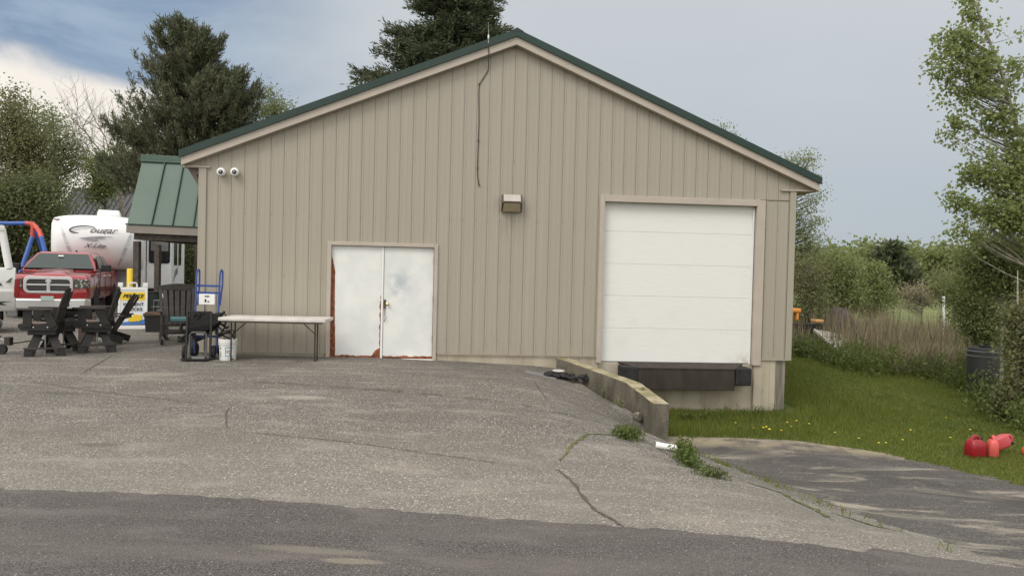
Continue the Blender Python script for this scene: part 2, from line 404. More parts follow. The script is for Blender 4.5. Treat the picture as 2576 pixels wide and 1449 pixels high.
hR = mq([(2.6, 11, -.86), (1.2, 13.6, -.93), (5.4, 14, -.93), (2.8, 8.6, -.76), (2.9, 6.6, -.50), (3, 5.3, -.3), (5, 7, -.6), (6.2, 8.9, -.8), (4.4, 11.4, -.87), (4, 4.2, -.22), (8, 4.5, -.35), (8, 8, -.75), (6, 14.2, -.93), (6.5, 16, -.72),
         (7.3, 18, -.42), (9, 17, -.70), (10.5, 16.6, -.74), (12, 12, -.8), (14, 20, -.75), (10, 30, -1.0), (20, 60, -1.3), (40, 150, -1.4), (0, 60, -1.0), (0, -20, -.1), (20, 0, -.4), (60, 60, -1.3), (100, 150, -1.4), (10, 100, -1.35)])
EDGE = [(2.9, -200), (3.05, 4.6), (2.9, 5.6), (2.80, 6.6), (2.66, 8.6), (2.50, 9.8), (2.26, 11.0), (.94, 13.66), (.94, 400)]
def xe(y): return np.interp(y, [q[1] for q in EDGE], [q[0] for q in EDGE])
def H(x, y):
    x = np.asarray(x, float); y = np.asarray(y, float)
    wd = np.interp(y, [4, 6, 8, 9.6, 10.6, 11.0, 13.7, 14.2, 22], [1.2, 1.1, .95, .75, .35, .09, .09, .4, 3])
    d = np.clip((x - xe(y)) / wd * .5 + .5, 0, 1); d = d * d * (3 - 2 * d)
    z = hL(x, y) * (1 - d) + hR(x, y) * d
    far = np.clip((np.hypot(x, y) - 150) / 200, 0, 1)
    z = z * (1 - far) + (-1.4) * far
    near = (np.abs(y) < 40) & (np.abs(x) < 40)
    return z + near * (.010 * np.sin(x * 1.7 + 1.3 * np.sin(y * .8)) + .008 * np.sin(y * 2.3 + x * .9))
def hz(x, y): return float(H(x, y))
def G(px, py, lo=3.0, hi=160.0):
    """ground point seen at (px, py)"""
    y = lo
    while y < hi:
        p = U(px, py, y)
        if p[2] < hz(p[0], p[1]): return (p[0], p[1], hz(p[0], p[1]))
        y += .02 + y * .002
    return U(px, py, hi)
def sheet(name, xs, ys, off, mat, fx=None, mask=None):
    X, Y = np.meshgrid(xs, ys)
    if fx is not None: X, Y = fx(X, Y)
    Z = H(X, Y) + off
    nx, ny = X.shape[1], X.shape[0]
    v = np.stack([X.ravel(), Y.ravel(), Z.ravel()], 1)
    i = np.arange(nx * ny).reshape(ny, nx)
    f = np.stack([i[:-1, :-1].ravel(), i[:-1, 1:].ravel(), i[1:, 1:].ravel(), i[1:, :-1].ravel()], 1)
    me = bpy.data.meshes.new(name); me.from_pydata(v.tolist(), [], f.tolist()); me.materials.append(mat.m)
    me.polygons.foreach_set('use_smooth', [True] * len(me.polygons))
    o = bpy.data.objects.new(name, me); C.objects.link(o); return tag(o, kind='structure')
def axis(lo, hi, step, outer, g=1.25):
    a = list(np.arange(lo, hi + 1e-6, step)); s = step
    while a[-1] < outer: s *= g; a.append(a[-1] + s)
    s = step; b = []
    q = lo
    while q > -outer: s *= g; q -= s; b.append(q)
    return np.array(b[::-1] + a)
gx = axis(-14, 14, .14, 900); gy = axis(2, 22, .14, 1400)
sheet('ground', gx, gy, -.012, M['ground'])
rs = np.random.RandomState(5)
# old asphalt apron: from under the road to the building and away to the left
ay = np.concatenate([np.arange(3.0, 14.0, .09), np.arange(14, 40, .6)])
au = np.concatenate([np.linspace(0, 1, 150) ** 2.2])
def apron_fx(X, Y):
    e = xe(Y) + .04 * np.sin(Y * 7) + .03 * np.sin(Y * 17 + 1) + np.interp(Y, [3, 8, 10.5, 11, 40], [.35, .30, .12, .0, 0])
    return e - X * 46, Y
sheet('asphalt_apron', au, ay, .006, M['apron'], apron_fx)
ry = np.arange(3.0, 11.6, .07)
def ramp_fx(X, Y):
    left = xe(Y) - .1
    right = np.interp(Y, [3, 5, 7, 8.9, 10.2, 10.9, 11.35, 11.6], [16, 12, 8.6, 6.25, 5.75, 5.34, 4.34, 3.1]) + .07 * np.sin(Y * 9) + .05 * np.sin(Y * 23)
    return left + (right - left) * X, Y
sheet('asphalt_ramp', np.linspace(0, 1, 90), ry, 0.0, M['ramp'], ramp_fx)
rx = np.concatenate([np.linspace(-60, -9, 20), np.arange(-8.8, 8, .06), np.linspace(8.2, 60, 20)])
def road_fx(X, Y):
    top = np.interp(X, [-60, -8, -3.74, -.95, 1.08, 2.35, 2.45, 3.4, 6, 60], [8.5, 5.45, 5.28, 5.14, 5.00, 4.82, 4.92, 4.77, 4.33, 0]) + .012 * np.sin(X * 13) + .010 * np.sin(X * 31 + 1) + .008 * np.sin(X * 67)
    return X, top - Y
sheet('road', rx, np.concatenate([[0, .02], np.arange(.1, 4, .15), np.linspace(4.2, 12, 10)]), .020, M['road'], road_fx)

def strip(name, pts, w0, mat, off=.012, jit=.5, seed=1, kind='structure'):
    """a crack or seam lying on the paving along pixel points"""
    rr = random.Random(seed); P = [G(*p) for p in pts]; v = []; f = []; path = []
    for a, b in zip(P[:-1], P[1:]):
        L = math.dist(a, b); n = max(2, int(L / .06))
        for i in range(n): path.append((a[0] + (b[0] - a[0]) * i / n, a[1] + (b[1] - a[1]) * i / n))
    for i, (x, y) in enumerate(path):
        j = min(i + 1, len(path) - 1); k = max(i - 1, 0)
        d = Vector((path[j][0] - path[k][0], path[j][1] - path[k][1])).normalized(); nrm = Vector((-d.y, d.x))
        e = math.sin(math.pi * (i + .5) / len(path)) ** .4
        c_ = rr.uniform(-1, 1) * w0 * jit * .8; wdt = w0 * e * rr.uniform(1 - jit, 1 + jit)
        for sgn in (-1, 1):
            q = Vector((x, y)) + nrm * (c_ + sgn * wdt / 2); v.append((q.x, q.y, hz(q.x, q.y) + off))
        if i: f.append((2 * i - 2, 2 * i - 1, 2 * i + 1, 2 * i))
    mb = MB(); mb.v = v; mb.f = f; o = mb.build(name, mat, fix=False); return tag(o, kind=kind)
strip('pavement_crack', [(1405, 1185), (1440, 1215), (1470, 1255), (1500, 1290), (1545, 1315), (1580, 1340)], 0.025, M['crack'], seed=2)
strip('pavement_crack', [(1400, 1182), (1425, 1190), (1440, 1210)], 0.050, M['cracklight'], .011, seed=3)
strip('pavement_crack', [(570, 1084), (700, 1098), (900, 1118), (1060, 1140), (1180, 1157), (1330, 1180)], 0.012, M['crack'], seed=4)
strip('pavement_crack', [(0, 955), (120, 968), (250, 988), (400, 1005), (575, 1027)], 0.012, M['crack'], seed=5)
strip('pavement_crack', [(285, 895), (250, 915), (200, 945)], 0.017, M['crack'], seed=6)
strip('pavement_crack', [(575, 1027), (568, 1050), (572, 1084)], 0.017, M['crack'], seed=7)
strip('pavement_crack', [(1342, 960), (1360, 985), (1380, 1010)], 0.011, M['crack'], seed=8)
strip('pavement_crack', [(1600, 1100), (1690, 1150), (1790, 1175), (1900, 1185)], 0.014, M['crack'], seed=9)
strip('moss_seam', [(1560, 1098), (1480, 1094), (1440, 1120), (1405, 1165)], .035, M['moss'], seed=10)
strip('moss_seam', [(1860, 1208), (1960, 1240), (2050, 1285), (2090, 1310)], .06, M['moss'], seed=11)
strip('moss_seam', [(2090, 1290), (2200, 1325), (2300, 1345)], .03, M['moss'], seed=12)

# ------------------------------------------------------------------ warehouse
YAW = math.atan(.076); O = (0.0508, 13.62, 0)
B = thing('warehouse', 'long tan metal-sided warehouse with a gable front, white doors and dark green roof edge', 'warehouse', O, YAW)
APX = -.085
def ztop(s): return 5.72 - (.4058 if s < APX else .427) * abs(s - APX)
DOOR = (-3.345, -1.487, -.02, 2.03); DOCK = (1.632, 4.535, -.01, 2.965)
SL, SR = -5.66, 5.27
def siding():
    per = .2287; prof = []
    k = math.floor((SL - APX) / per) - 1
    bp = [(SL, 0)]
    while True:
        s0 = APX + k * per
        if s0 > SR: break
        for ds, yy in ((-.006, 0), (-.004, .009), (.004, .009), (.006, -.004), (.036, -.004), (.042, 0), (.10, 0), (.108, -.002), (.128, -.002), (.136, 0), (.175, 0), (.183, -.002), (.2, -.002), (.208, 0)):
            if SL < s0 + ds < SR: bp.append((s0 + ds, yy))
        k += 1
    bp.append((SR, 0))
    for e in (DOOR[0], DOOR[1], DOCK[0], DOCK[1], 1.55, 4.69):
        for i in range(len(bp) - 1):
            if bp[i][0] < e < bp[i + 1][0]: bp.insert(i + 1, (e, bp[i][1] + (bp[i + 1][1] - bp[i][1]) * (e - bp[i][0]) / (bp[i + 1][0] - bp[i][0]))); break
    mb = MB()
    for (a, ya), (b, yb) in zip(bp[:-1], bp[1:]):
        mid = (a + b) / 2; zb = .10
        if mid < -3.4: zb = .07
        if mid > 4.5: zb = .085
        segs = [(zb, None)]
        for (d0, d1, z0, z1) in (DOOR, DOCK):
            if d0 < mid < d1: segs = [(z1, None)]
        for z0, _ in segs:
            mb.add([(a, ya, z0), (b, yb, z0), (b, yb, ztop(b) + .05), (a, ya, ztop(a) + .05)], [(0, 1, 2, 3)])
            mb.add([(a, ya, z0), (b, yb, z0), (b, .03, z0), (a, .03, z0)], [(3, 2, 1, 0)])
    return mb
sd_ = siding().build('siding', M['siding'], B, fix=False)
m_ = MB(); k = -24
while k < 24:
    s = APX + k * .2287 + .021
    for zz in (.35, 1.45, 2.55, 3.65, 4.75):
        if SL + .1 < s < SR - .1 and zz < ztop(s) - .2 and not (DOOR[0] - .1 < s < DOOR[1] + .1 and zz < 2.15) and not (DOCK[0] - .12 < s < DOCK[1] + .18 and zz < 3.1):
            m_.box(s - .006, s + .006, -.012, -.004, zz - .006, zz + .006)
    k += 1
m_.build('siding_screw', M['steel'], B)['kind'] = 'stuff'
# roof body, side and rear walls
D = 24.0
LE, RE = -5.97, 5.70
zL = lambda s: 5.985 - (.4058 if s < APX else .427) * abs(s - APX)
rf = MB()
for a, b in ((LE, APX), (APX, RE)):
    rf.add([(a, -.16, zL(a)), (b, -.16, zL(b)), (b, D, zL(b)), (a, D, zL(a)), (a, -.16, zL(a) - .03), (b, -.16, zL(b) - .03), (b, D, zL(b) - .03), (a, D, zL(a) - .03)],
           [(0, 1, 2, 3), (7, 6, 5, 4), (0, 4, 5, 1), (3, 2, 6, 7), (0, 3, 7, 4), (1, 5, 6, 2)])
roofo = rf.build('roof', M['green_edge'], B)
rb = MB()
for i in range(40):
    yy = i * .61 + .1
    for a, b in ((LE, APX), (APX, RE)):
        rb.add([(a, yy, zL(a) + .03), (b, yy, zL(b) + .03), (b, yy + .03, zL(b) + .03), (a, yy + .03, zL(a) + .03), (a, yy, zL(a)), (b, yy, zL(b)), (b, yy + .03, zL(b)), (a, yy + .03, zL(a))],
               [(0, 1, 2, 3), (0, 4, 5, 1), (3, 2, 6, 7), (0, 3, 7, 4), (1, 5, 6, 2)])
rb.build('standing_seam', M['green_edge'], roofo)
# green drip edge and tan rake board, on the gable face
def rake(y0, y1, top, bot, name, mat, par, e0=LE, e1=RE, clipz=None):
    mb = MB()
    for a, b in ((e0, APX), (APX, e1)):
        mb.add([(a, y0, zL(a) - top), (b, y0, zL(b) - top), (b, y0, zL(b) - bot), (a, y0, zL(a) - bot), (a, y1, zL(a) - top), (b, y1, zL(b) - top), (b, y1, zL(b) - bot), (a, y1, zL(a) - bot)],
               [(0, 3, 2, 1), (4, 5, 6, 7), (0, 1, 5, 4), (3, 7, 6, 2), (0, 4, 7, 3), (1, 2, 6, 5)])
    return mb.build(name, mat, par)
rake(-.195, -.163, -.012, .118, 'drip_edge', M['green_edge'], roofo)
rake(-.155, -.02, .10, .255, 'rake_board', M['trim'], B, LE + .03, RE - .03)
# ridge cap nub
rc = MB(); rc.add([(APX - .12, -.2, zL(APX) - .03), (APX, -.2, zL(APX) + .035), (APX + .12, -.2, zL(APX) - .03), (APX - .12, D, zL(APX) - .03), (APX, D, zL(APX) + .035), (APX + .12, D, zL(APX) - .03)], [(0, 1, 2), (5, 4, 3), (0, 3, 4, 1), (1, 4, 5, 2), (0, 2, 5, 3)])
rc.build('ridge_cap', M['green_edge'], roofo)
# eave boxes (soffit, returns)
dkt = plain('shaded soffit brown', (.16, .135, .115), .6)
mb = MB(); mb.box(SR, RE - .05, -.02, D, 3.27, 3.31); mb.box(LE + .05, SL, -.02, D, 3.33, 3.37); mb.build('soffit', M['trim'], B)
mb = MB(); mb.box(RE - .05, RE - .02, -.02, D, 3.27, 3.47); mb.box(LE + .02, LE + .05, -.02, D, 3.33, 3.52); mb.build('eave_board', M['trim'], B)
mb = MB(); mb.box(4.98, RE - .06, -.05, -.02, 3.27, 3.298); mb.box(LE + .06, -5.48, -.05, -.02, 3.335, 3.36); mb.build('eave_return', M['trim'], B)
mb = MB(); mb.prism([(SR + .0, 3.30), (RE - .06, 3.30), (RE - .06, 3.47), (SR, 3.60)], -.015, .02); mb.prism([(SL, 3.36), (LE + .06, 3.36), (LE + .06, 3.5), (SL, 3.6)], -.015, .02); mb.build('eave_end', M['siding'], B)
mb = MB(); mb.prism([(LE + .06, 3.33), (SL, 3.33), (SL, 2.92)], .08, .11); mb.build('eave_shade_panel', dkt, B)  # dark triangle filling the eave corner, the soffit's shade set into its brown
mb = MB(); mb.box(SL - .012, SL + .0, 0.0, D, -.2, 3.4); mb.box(SR, SR + .012, 0.004, D, .1, 3.3); mb.box(SL, SR, D - .1, D, -1, 3.5); mb.build('side_wall', M['siding'], B)
mb = MB(); mb.prism([(SL, 3.4), (SR, 3.4), (APX, 5.7)], D - .05, D); mb.build('rear_gable', M['siding'], B)
# corner trims
mb = MB(); mb.box(SL - .02, SL + .115, -.03, -.016, .05, 3.335); mb.box(SL - .02, SL - .014, -.03, .12, .05, 3.335)
mb.box(SR - .10, SR + .02, -.03, -.016, .07, 3.27); mb.box(SR + .014, SR + .02, -.03, .12, .07, 3.27); mb.build('corner_trim', M['siding'], B, bevel=.004)
mb = MB(); mb.box(4.70, 5.26, -.034, -.012, .07, .088); mb.box(-1.40, 1.55, -.034, -.012, .085, .100); mb.box(SL + .1, -3.42, -.034, -.012, .055, .070); mb.build('base_flashing', M['siding'], B)
# foundation
fd = MB(); fd.box(SL, -3.42, .012, .3, -.6, .06); fd.box(-1.42, 1.60, .012, .3, -1.2, .09)
fd.box(1.60, 4.58, .06, .3, -1.3, -.03); fd.box(4.58, 5.0, .0, .3, -1.3, .08); fd.box(-3.42, -1.42, .05, .3, -1, -.03)
fd.box(SL, SL + .3, .3, D, -.6, .06); fd.box(4.9, 5.2, .3, D, -1.3, .08)
fd.build('foundation', M['concrete'], B, bevel=.008)
wood = T('grey weathered wood', .85); wx = wood.noise(1, 5, wood.mapped(22, 22, 1.2), .6)
wood.color(wood.mix(wx.ramp(.35, .65), (.13, .115, .09), (.27, .245, .205))).bump(wx, .01); M['wood'] = wood
mb = MB(); mb.box(5.0, 5.20, .02, .2, -1.2, .10); mb.build('corner_post', M['wood'], B, bevel=.006)
# man doors
t = T('worn white door paint', .42); x, y, z = t.xyz()
n = t.noise(9, 6); n2_ = t.noise(2.4, 5)
base = t.mix(n2_.ramp(.35, .7), (.66, .68, .67), (.75, .75, .73))
lw = (z.ramp(1.95, 1.5) * .072 + z.ramp(1.2, .1) * .022 + (n - .5) * .03 + .006)
edge = (x + 3.345).lt(lw) * z.lt(1.9 + 0)
bot = (z + .02).lt(.052 + (n - .5) * .10 + x.ramp(-2.62, -2.43) * .15 * x.lt(-2.43)) 
mid = (x + 2.44).abs().lt((n - .47) * .11 + .010) * z.lt(1.15)
sm = ((x + 2.12).abs().ramp(.33, .0)) * ((z - 1.35).abs().ramp(.45, 0)) * t.noise(5, 6).ramp(.35, .6) * x.gt(-2.4)
base = t.mix(sm * .75, base, (.36, .42, .46))
sp = t.noise(22, 5).ramp(.66, .72) * x.gt(-2.35) * z.ramp(1.1, .5); base = t.mix(sp * .5, base, (.33, .35, .35))
rust = t.mix(t.noise(18, 4).ramp(.35, .65), (.12, .035, .014), (.30, .095, .035))
mk = edge.mx(bot).mx(mid)
t.color(t.mix(mk, base, rust)); t.rough(mk * .4 + .4); t.bump(mk * -1 + t.noise(1.1, 2) * 2.5, .006, .7); M['door'] = t
dd = MB(); dd.box(-3.345, -2.437, .035, .08, -.012, 2.02); dl = dd.build('door_leaf', M['door'], B, bevel=.004); dl['label'] = 'white door leaf with rust down its left edge'
dd = MB(); dd.box(-2.393, -1.495, .035, .08, -.002, 2.02); dr = dd.build('door_leaf', M['door'], B, bevel=.004); dr['label'] = 'white door leaf with a smudge and brass knob'
dd = MB(); dd.box(-2.434, -2.398, .015, .05, -.01, 2.02); dd.build('astragal', M['white'], B, bevel=.003)
dd = MB(); dd.lathe([(.012, 0), (.012, -.03), (.03, -.035), (.034, -.055), (.024, -.07), (.0, -.072)], (-2.315, .035, .985), 16, 'y'); dd.build('door_knob', M['brass'], dr, smooth=True)
dd = MB(); dd.box(-2.385, -2.35, .02, .036, .90, 1.06); dd.tube([(-2.365, .02, .9), (-2.36, -.01, .80), (-2.352, .0, .72), (-2.37, .01, .66)], .007, 6); dd.build('latch', M['bark'], dr)
dd = MB(); 
for zz in (1.72, 1.02, .28): dd.box(-1.497, -1.478, .0, .04, zz, zz + .13)
dd.build('hinge', M['dark'], dr)
dd = MB(); dd.box(-3.362, -3.342, .0, .04, 1.08, 1.2); dd.build('hinge', M['dark'], dl)
dd = MB(); dd.box(-3.405, -3.335, -.035, .04, -.03, 2.09); dd.box(-1.487, -1.418, -.035, .04, -.04, 2.09); dd.box(-3.335, -1.487, -.035, .04, 2.025, 2.09); dd.build('door_frame', M['trim'], B, bevel=.006)
dd = MB(); dd.box(-3.41, -1.47, -.045, .05, -.045, -.012); dd.build('threshold', M['white'], B, bevel=.004)
dd = MB(); dd.box(-3.335, -1.487, .1, .12, -.1, 2.05); dd.build('door_backing', M['dark'], B)
# overhead door
t = T('white door panel', .5); x, y, z = t.xyz()
gr = t.noise(1, 4, t.mapped(3, 1, 60), .6); base = t.mix(gr.ramp(.4, .6), (.715, .715, .695), (.745, .745, .725))
dirt = t.noise(1.6, 6).ramp(.5, .75) * z.ramp(1.6, .1); base = t.mix(dirt * .35, base, (.56, .55, .51))
cor = x.ramp(3.9, 4.5) * z.ramp(.22, .0) * t.noise(8, 4).ramp(.35, .6); base = t.mix(cor * .6, base, (.38, .35, .28))
t.color(base); t.bump(gr, .0015); M['panel'] = t
od = MB(); od.box(1.64, 4.53, .125, .17, 0, 2.95); odo = od.build('overhead_door', M['white'], B)
zs = [-.005, .62, 1.227, 1.825, 2.43, 2.99]
for a, b in zip(zs[:-1], zs[1:]):
    q = MB(); q.box(1.60, 4.56, .10, .15, a + .0012, b - .0012); q.build('door_section', M['panel'], odo, bevel=.0025)
q = MB(); q.box(1.62, 4.53, .085, .11, -.04, -.004); q.build('bottom_seal', M['steel'], odo)
q = MB(); q.box(4.497, 4.52, .05, .099, -.02, 2.93); q.build('side_seal', M['white'], odo)
q = MB(); q.box(1.545, 1.636, -.045, .16, -.03, 3.082); q.box(4.535, 4.695, -.045, .10, -.03, 3.082); q.box(1.636, 4.535, -.045, .16, 2.965, 3.082); q.build('overhead_door_frame', M['trim'], B, bevel=.006)
q = MB(); q.box(4.60, 5.16, -.010, -.006, 3.083, 3.093); q.build('panel_lap', M['bark'], B)

def onwall(s, out, z): 
    v = Vector((s * math.cos(YAW) + out * math.sin(YAW), s * math.sin(YAW) - out * math.cos(YAW), z)) + Vector(O); return tuple(v)
# dock leveller and bumpers
rustb = T('brown rusted steel', .7, .2); rn_ = rustb.noise(1, 6, rustb.mapped(3.5, 3.5, 1.2), .65)
rustb.color(rustb.mix(rn_.ramp(.3, .7), (.030, .022, .018), (.056, .042, .033))).bump(rustb.noise(30, 4), .004); M['rust'] = rustb
Lv = thing('dock_leveler', 'rusty brown steel dock plate below the white overhead door', 'dock plate', onwall(3.2, 0, -.04), YAW)
q = MB(); q.box(-.92, .90, -.30, .03, -.43, -.055); q.build('lip_plate', M['rust'], Lv, bevel=.01)
q = MB(); q.prism([(-1.25, .015), (1.2, .015), (.90, -.035), (-.91, -.035)], -.30, -.02); 
q = MB(); q.add([(-1.22, .06, .03), (1.18, .06, .03), (.90, -.31, -.03), (-.92, -.31, -.03), (-1.22, .06, .01), (1.18, .06, .01), (.90, -.31, -.05), (-.92, -.31, -.05)], [(0, 3, 2, 1), (4, 5, 6, 7), (3, 7, 6, 2), (0, 4, 7, 3), (1, 2, 6, 5)])
q.build('deck_plate', M['rust'], Lv)
for s0, lb in ((2.13, 'black rubber dock bumper left of the rusty dock plate'), (4.27, 'black rubber dock bumper right of the rusty dock plate')):
    Bp = thing('dock_bumper', lb, 'dock bumper', onwall(s0, 0, -.22), YAW, 'dock bumpers')
    q = MB()
    q.box(-.155, .155, -.30, .055, -.165, .165)
    q.build('rubber_block', M['rubber'], Bp, bevel=.025)
    q = MB()
    for xx in (-.09, .09):
        for zz in (-.1, .1): q.lathe([(.014, 0), (.014, -.01), (.0, -.011)], (xx, -.30, zz), 8, 'y')
    q.build('bolt', M['dark'], Bp)
# floodlight
Fl = thing('wall_light', 'bronze box floodlight with yellowed lens on the siding', 'wall light', onwall(-.10, .0, 2.87), YAW)
brz = plain('bronze housing', (.075, .055, .042), .5)
q = MB()
q.prism([(-.02, .16), (-.12, .155), (-.205, .012), (-.205, -.012), (-.06, -.155), (-.02, -.16)], -.185, .185, 'x')
q.build('housing', brz, Fl, bevel=.006)
lt = plain('whitish top plate', (.42, .38, .35), .4); ln = plain('yellowed lens', (.40, .34, .22), .25)  # sloped top face set paler than the bronze housing
a = Vector((0, -.12, .158)); b = Vector((0, -.208, .015))
q = MB(); q.add([(-.155, -.127, .150), (.155, -.127, .150), (.155, -.208, .022), (-.155, -.208, .022), (-.155, -.135, .154), (.155, -.135, .154), (.155, -.216, .026), (-.155, -.216, .026)], [(4, 5, 6, 7), (0, 1, 5, 4), (2, 3, 7, 6), (1, 2, 6, 5), (3, 0, 4, 7)]); q.build('top_plate', lt, Fl)
q = MB(); q.add([(-.15, -.202, -.022), (.15, -.202, -.022), (.165, -.072, -.148), (-.165, -.072, -.148), (-.15, -.210, -.026), (.15, -.210, -.026), (.165, -.080, -.156), (-.165, -.080, -.156)], [(4, 5, 6, 7), (0, 1, 5, 4), (2, 3, 7, 6), (1, 2, 6, 5), (3, 0, 4, 7)]); q.build('lens', ln, Fl)
q = MB(); q.box(-.05, .05, -.03, .0, -.1, .1); q.build('mount', brz, Fl)
# cameras
def seccam(s, z, label, out=0.0, rz=0, mat='white'):
    o = thing('security_camera', label, 'security camera', onwall(s, out, z), YAW + rz, 'round white security cameras')
    q = MB(); q.lathe([(.055, 0), (.06, -.012), (.045, -.03), (.02, -.045)], (0, 0, 0), 16, 'y'); q.build('mount', M[mat], o, smooth=2)
    q = MB(); q.lathe([(.02, -.02), (.055, -.035), (.072, -.065), (.075, -.095), (.066, -.125), (.045, -.138), (.038, -.139)], (0, 0, 0), 20, 'y'); q.build('body', M[mat], o, smooth=True)
    q = MB(); q.lathe([(.038, -.134), (.040, -.1415), (.03, -.146), (.0, -.148)], (.008, 0, -.006), 18, 'y'); q.build('lens', M['lens'], o, smooth=True)
seccam(-5.274, 3.262, 'white ball security camera on the gable siding, nearer the building corner')
seccam(-5.039, 3.270, 'white ball security camera on the gable siding, farther from the building corner')
seccam(-5.70, 3.20, 'grey ball security camera under the dark eave corner', -.22, -.3, 'steel')  # dull steel stands in for a white camera in the eave's shade
# antenna and cable
An = thing('antenna', 'thin whip antenna clipped to the roof edge with its loose cable', 'antenna', onwall(-.60, .20, 5.75), YAW)
q = MB(); q.tube([(0, 0, -.04), (0, 0, .10), (-.01, 0, .34)], [.008, .005, .002], 6); q.build('mast', plain('antenna grey', (.4, .4, .33), .5), An)
q = MB(); q.lathe([(.013, -.02), (.015, .0), (.015, .03), (.012, .05)], (0, 0, .06), 8); q.build('bracket', M['white'], An)
pts = [(0, 0, 0), (0, .02, -.06), (.012, .02, -.2), (.02, .15, -.38), (.012, .185, -.48), (-.06, .185, -.6), (-.14, .185, -.73), (-.145, .187, -.9), (-.13, .187, -1.4), (-.135, .187, -1.9), (-.138, .187, -2.3), (-.13, .185, -2.42), (-.10, .18, -2.56)]
q = MB(); q.tube(pts, .0085, 6); q.build('cable', plain('brown cable', (.06, .045, .035), .6), An, smooth=True)
q = MB()
for p in (pts[6], (-.134, .18, -1.75), (-.137, .18, -2.25), pts[-1]): q.lathe([(.016, -.012), (.016, .012)], p, 8)
q.build('cable_clip', M['bark'], An)

# retaining wall
Rw0 = U(1399, 899, 13.66); Rw1 = U(1575, 962, 11.95); Rw2 = U(1643, 1014, 11.0)
q = MB(); rings = []
th = .245
for (p, dzb) in ((Rw0, 0), (Rw1, 0), (Rw2, 0)):
    rings.append([(p[0], p[1], -1.4), (p[0] + th, p[1] + .0, -1.4), (p[0] + th, p[1], p[2] - .003), (p[0], p[1], p[2])])
# finer rings for a slightly uneven top
R2 = []
for a_, b_ in zip(rings[:-1], rings[1:]):
    for i in range(10):
        f_ = i / 10; R2.append([tuple(a_[k][j] * (1 - f_) + b_[k][j] * f_ for j in range(3)) for k in range(4)])
R2.append(rings[-1]); rr = random.Random(3)
R2 = [[(v[0] + rr.uniform(-.003, .003), v[1], v[2] + (rr.uniform(-.004, .004) if k > 1 else 0)) for k, v in enumerate(r)] for r in R2]
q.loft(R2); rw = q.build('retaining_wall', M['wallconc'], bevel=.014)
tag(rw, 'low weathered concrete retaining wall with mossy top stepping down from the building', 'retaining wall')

# ------------------------------------------------------------------ foliage tools
def quads(name, P, A, Bv, rnd, mat, parent=None):
    """leaf quads: centre P, half axes A (length) and Bv (width)"""
    N = len(P); v = np.empty((N, 4, 3), np.float32)
    v[:, 0] = P - A; v[:, 1] = P + Bv - A * .1; v[:, 2] = P + A; v[:, 3] = P - Bv - A * .1
    me = bpy.data.meshes.new(name)
    me.vertices.add(N * 4); me.vertices.foreach_set('co', v.ravel())
    me.loops.add(N * 4); me.loops.foreach_set('vertex_index', np.arange(N * 4, dtype=np.int32))
    me.polygons.add(N); me.polygons.foreach_set('loop_start', np.arange(0, N * 4, 4, dtype=np.int32))
    me.polygons.foreach_set('loop_total', np.full(N, 4, np.int32))
    me.update(calc_edges=True)
    at = me.attributes.new('rnd', 'FLOAT', 'FACE'); at.data.foreach_set('value', rnd.astype(np.float32))
    me.materials.append(mat.m); o = bpy.data.objects.new(name, me); C.objects.link(o)
    if parent: o.parent = parent
    return o
def rdir(rs, n):
    v = rs.normal(size=(n, 3)); return v / np.linalg.norm(v, axis=1)[:, None]
def leafaxes(rs, n, size, aspect, flat=0.0):
    d = rdir(rs, n); d[:, 2] *= (1 - flat); d /= np.linalg.norm(d, axis=1)[:, None]
    e = np.cross(d, rdir(rs, n)); e /= np.linalg.norm(e, axis=1)[:, None] + 1e-9
    s = size * rs.uniform(.6, 1.25, n)[:, None]
    return d * s * .5, e * s * .5 * aspect
def blob(px, py, rx, ry, Y, dep=1.0):
    c = U(px, py, Y); k = Y / FPX; return (c[0], c[1], c[2], rx * k, rx * k * dep, ry * k)
def sample(rs, blobs, n, shell=.5):
    vol = np.array([b[3] * b[4] * b[5] for b in blobs]) ** .75; idx = rs.choice(len(blobs), n, p=vol / vol.sum())
    d = rdir(rs, n); r = rs.uniform(0, 1, n) ** (1 / 3.0) * (1 - shell) + shell * rs.uniform(.75, 1.0, n)
    b = np.array(blobs)[idx]; return b[:, :3] + d * r[:, None] * b[:, 3:6], idx
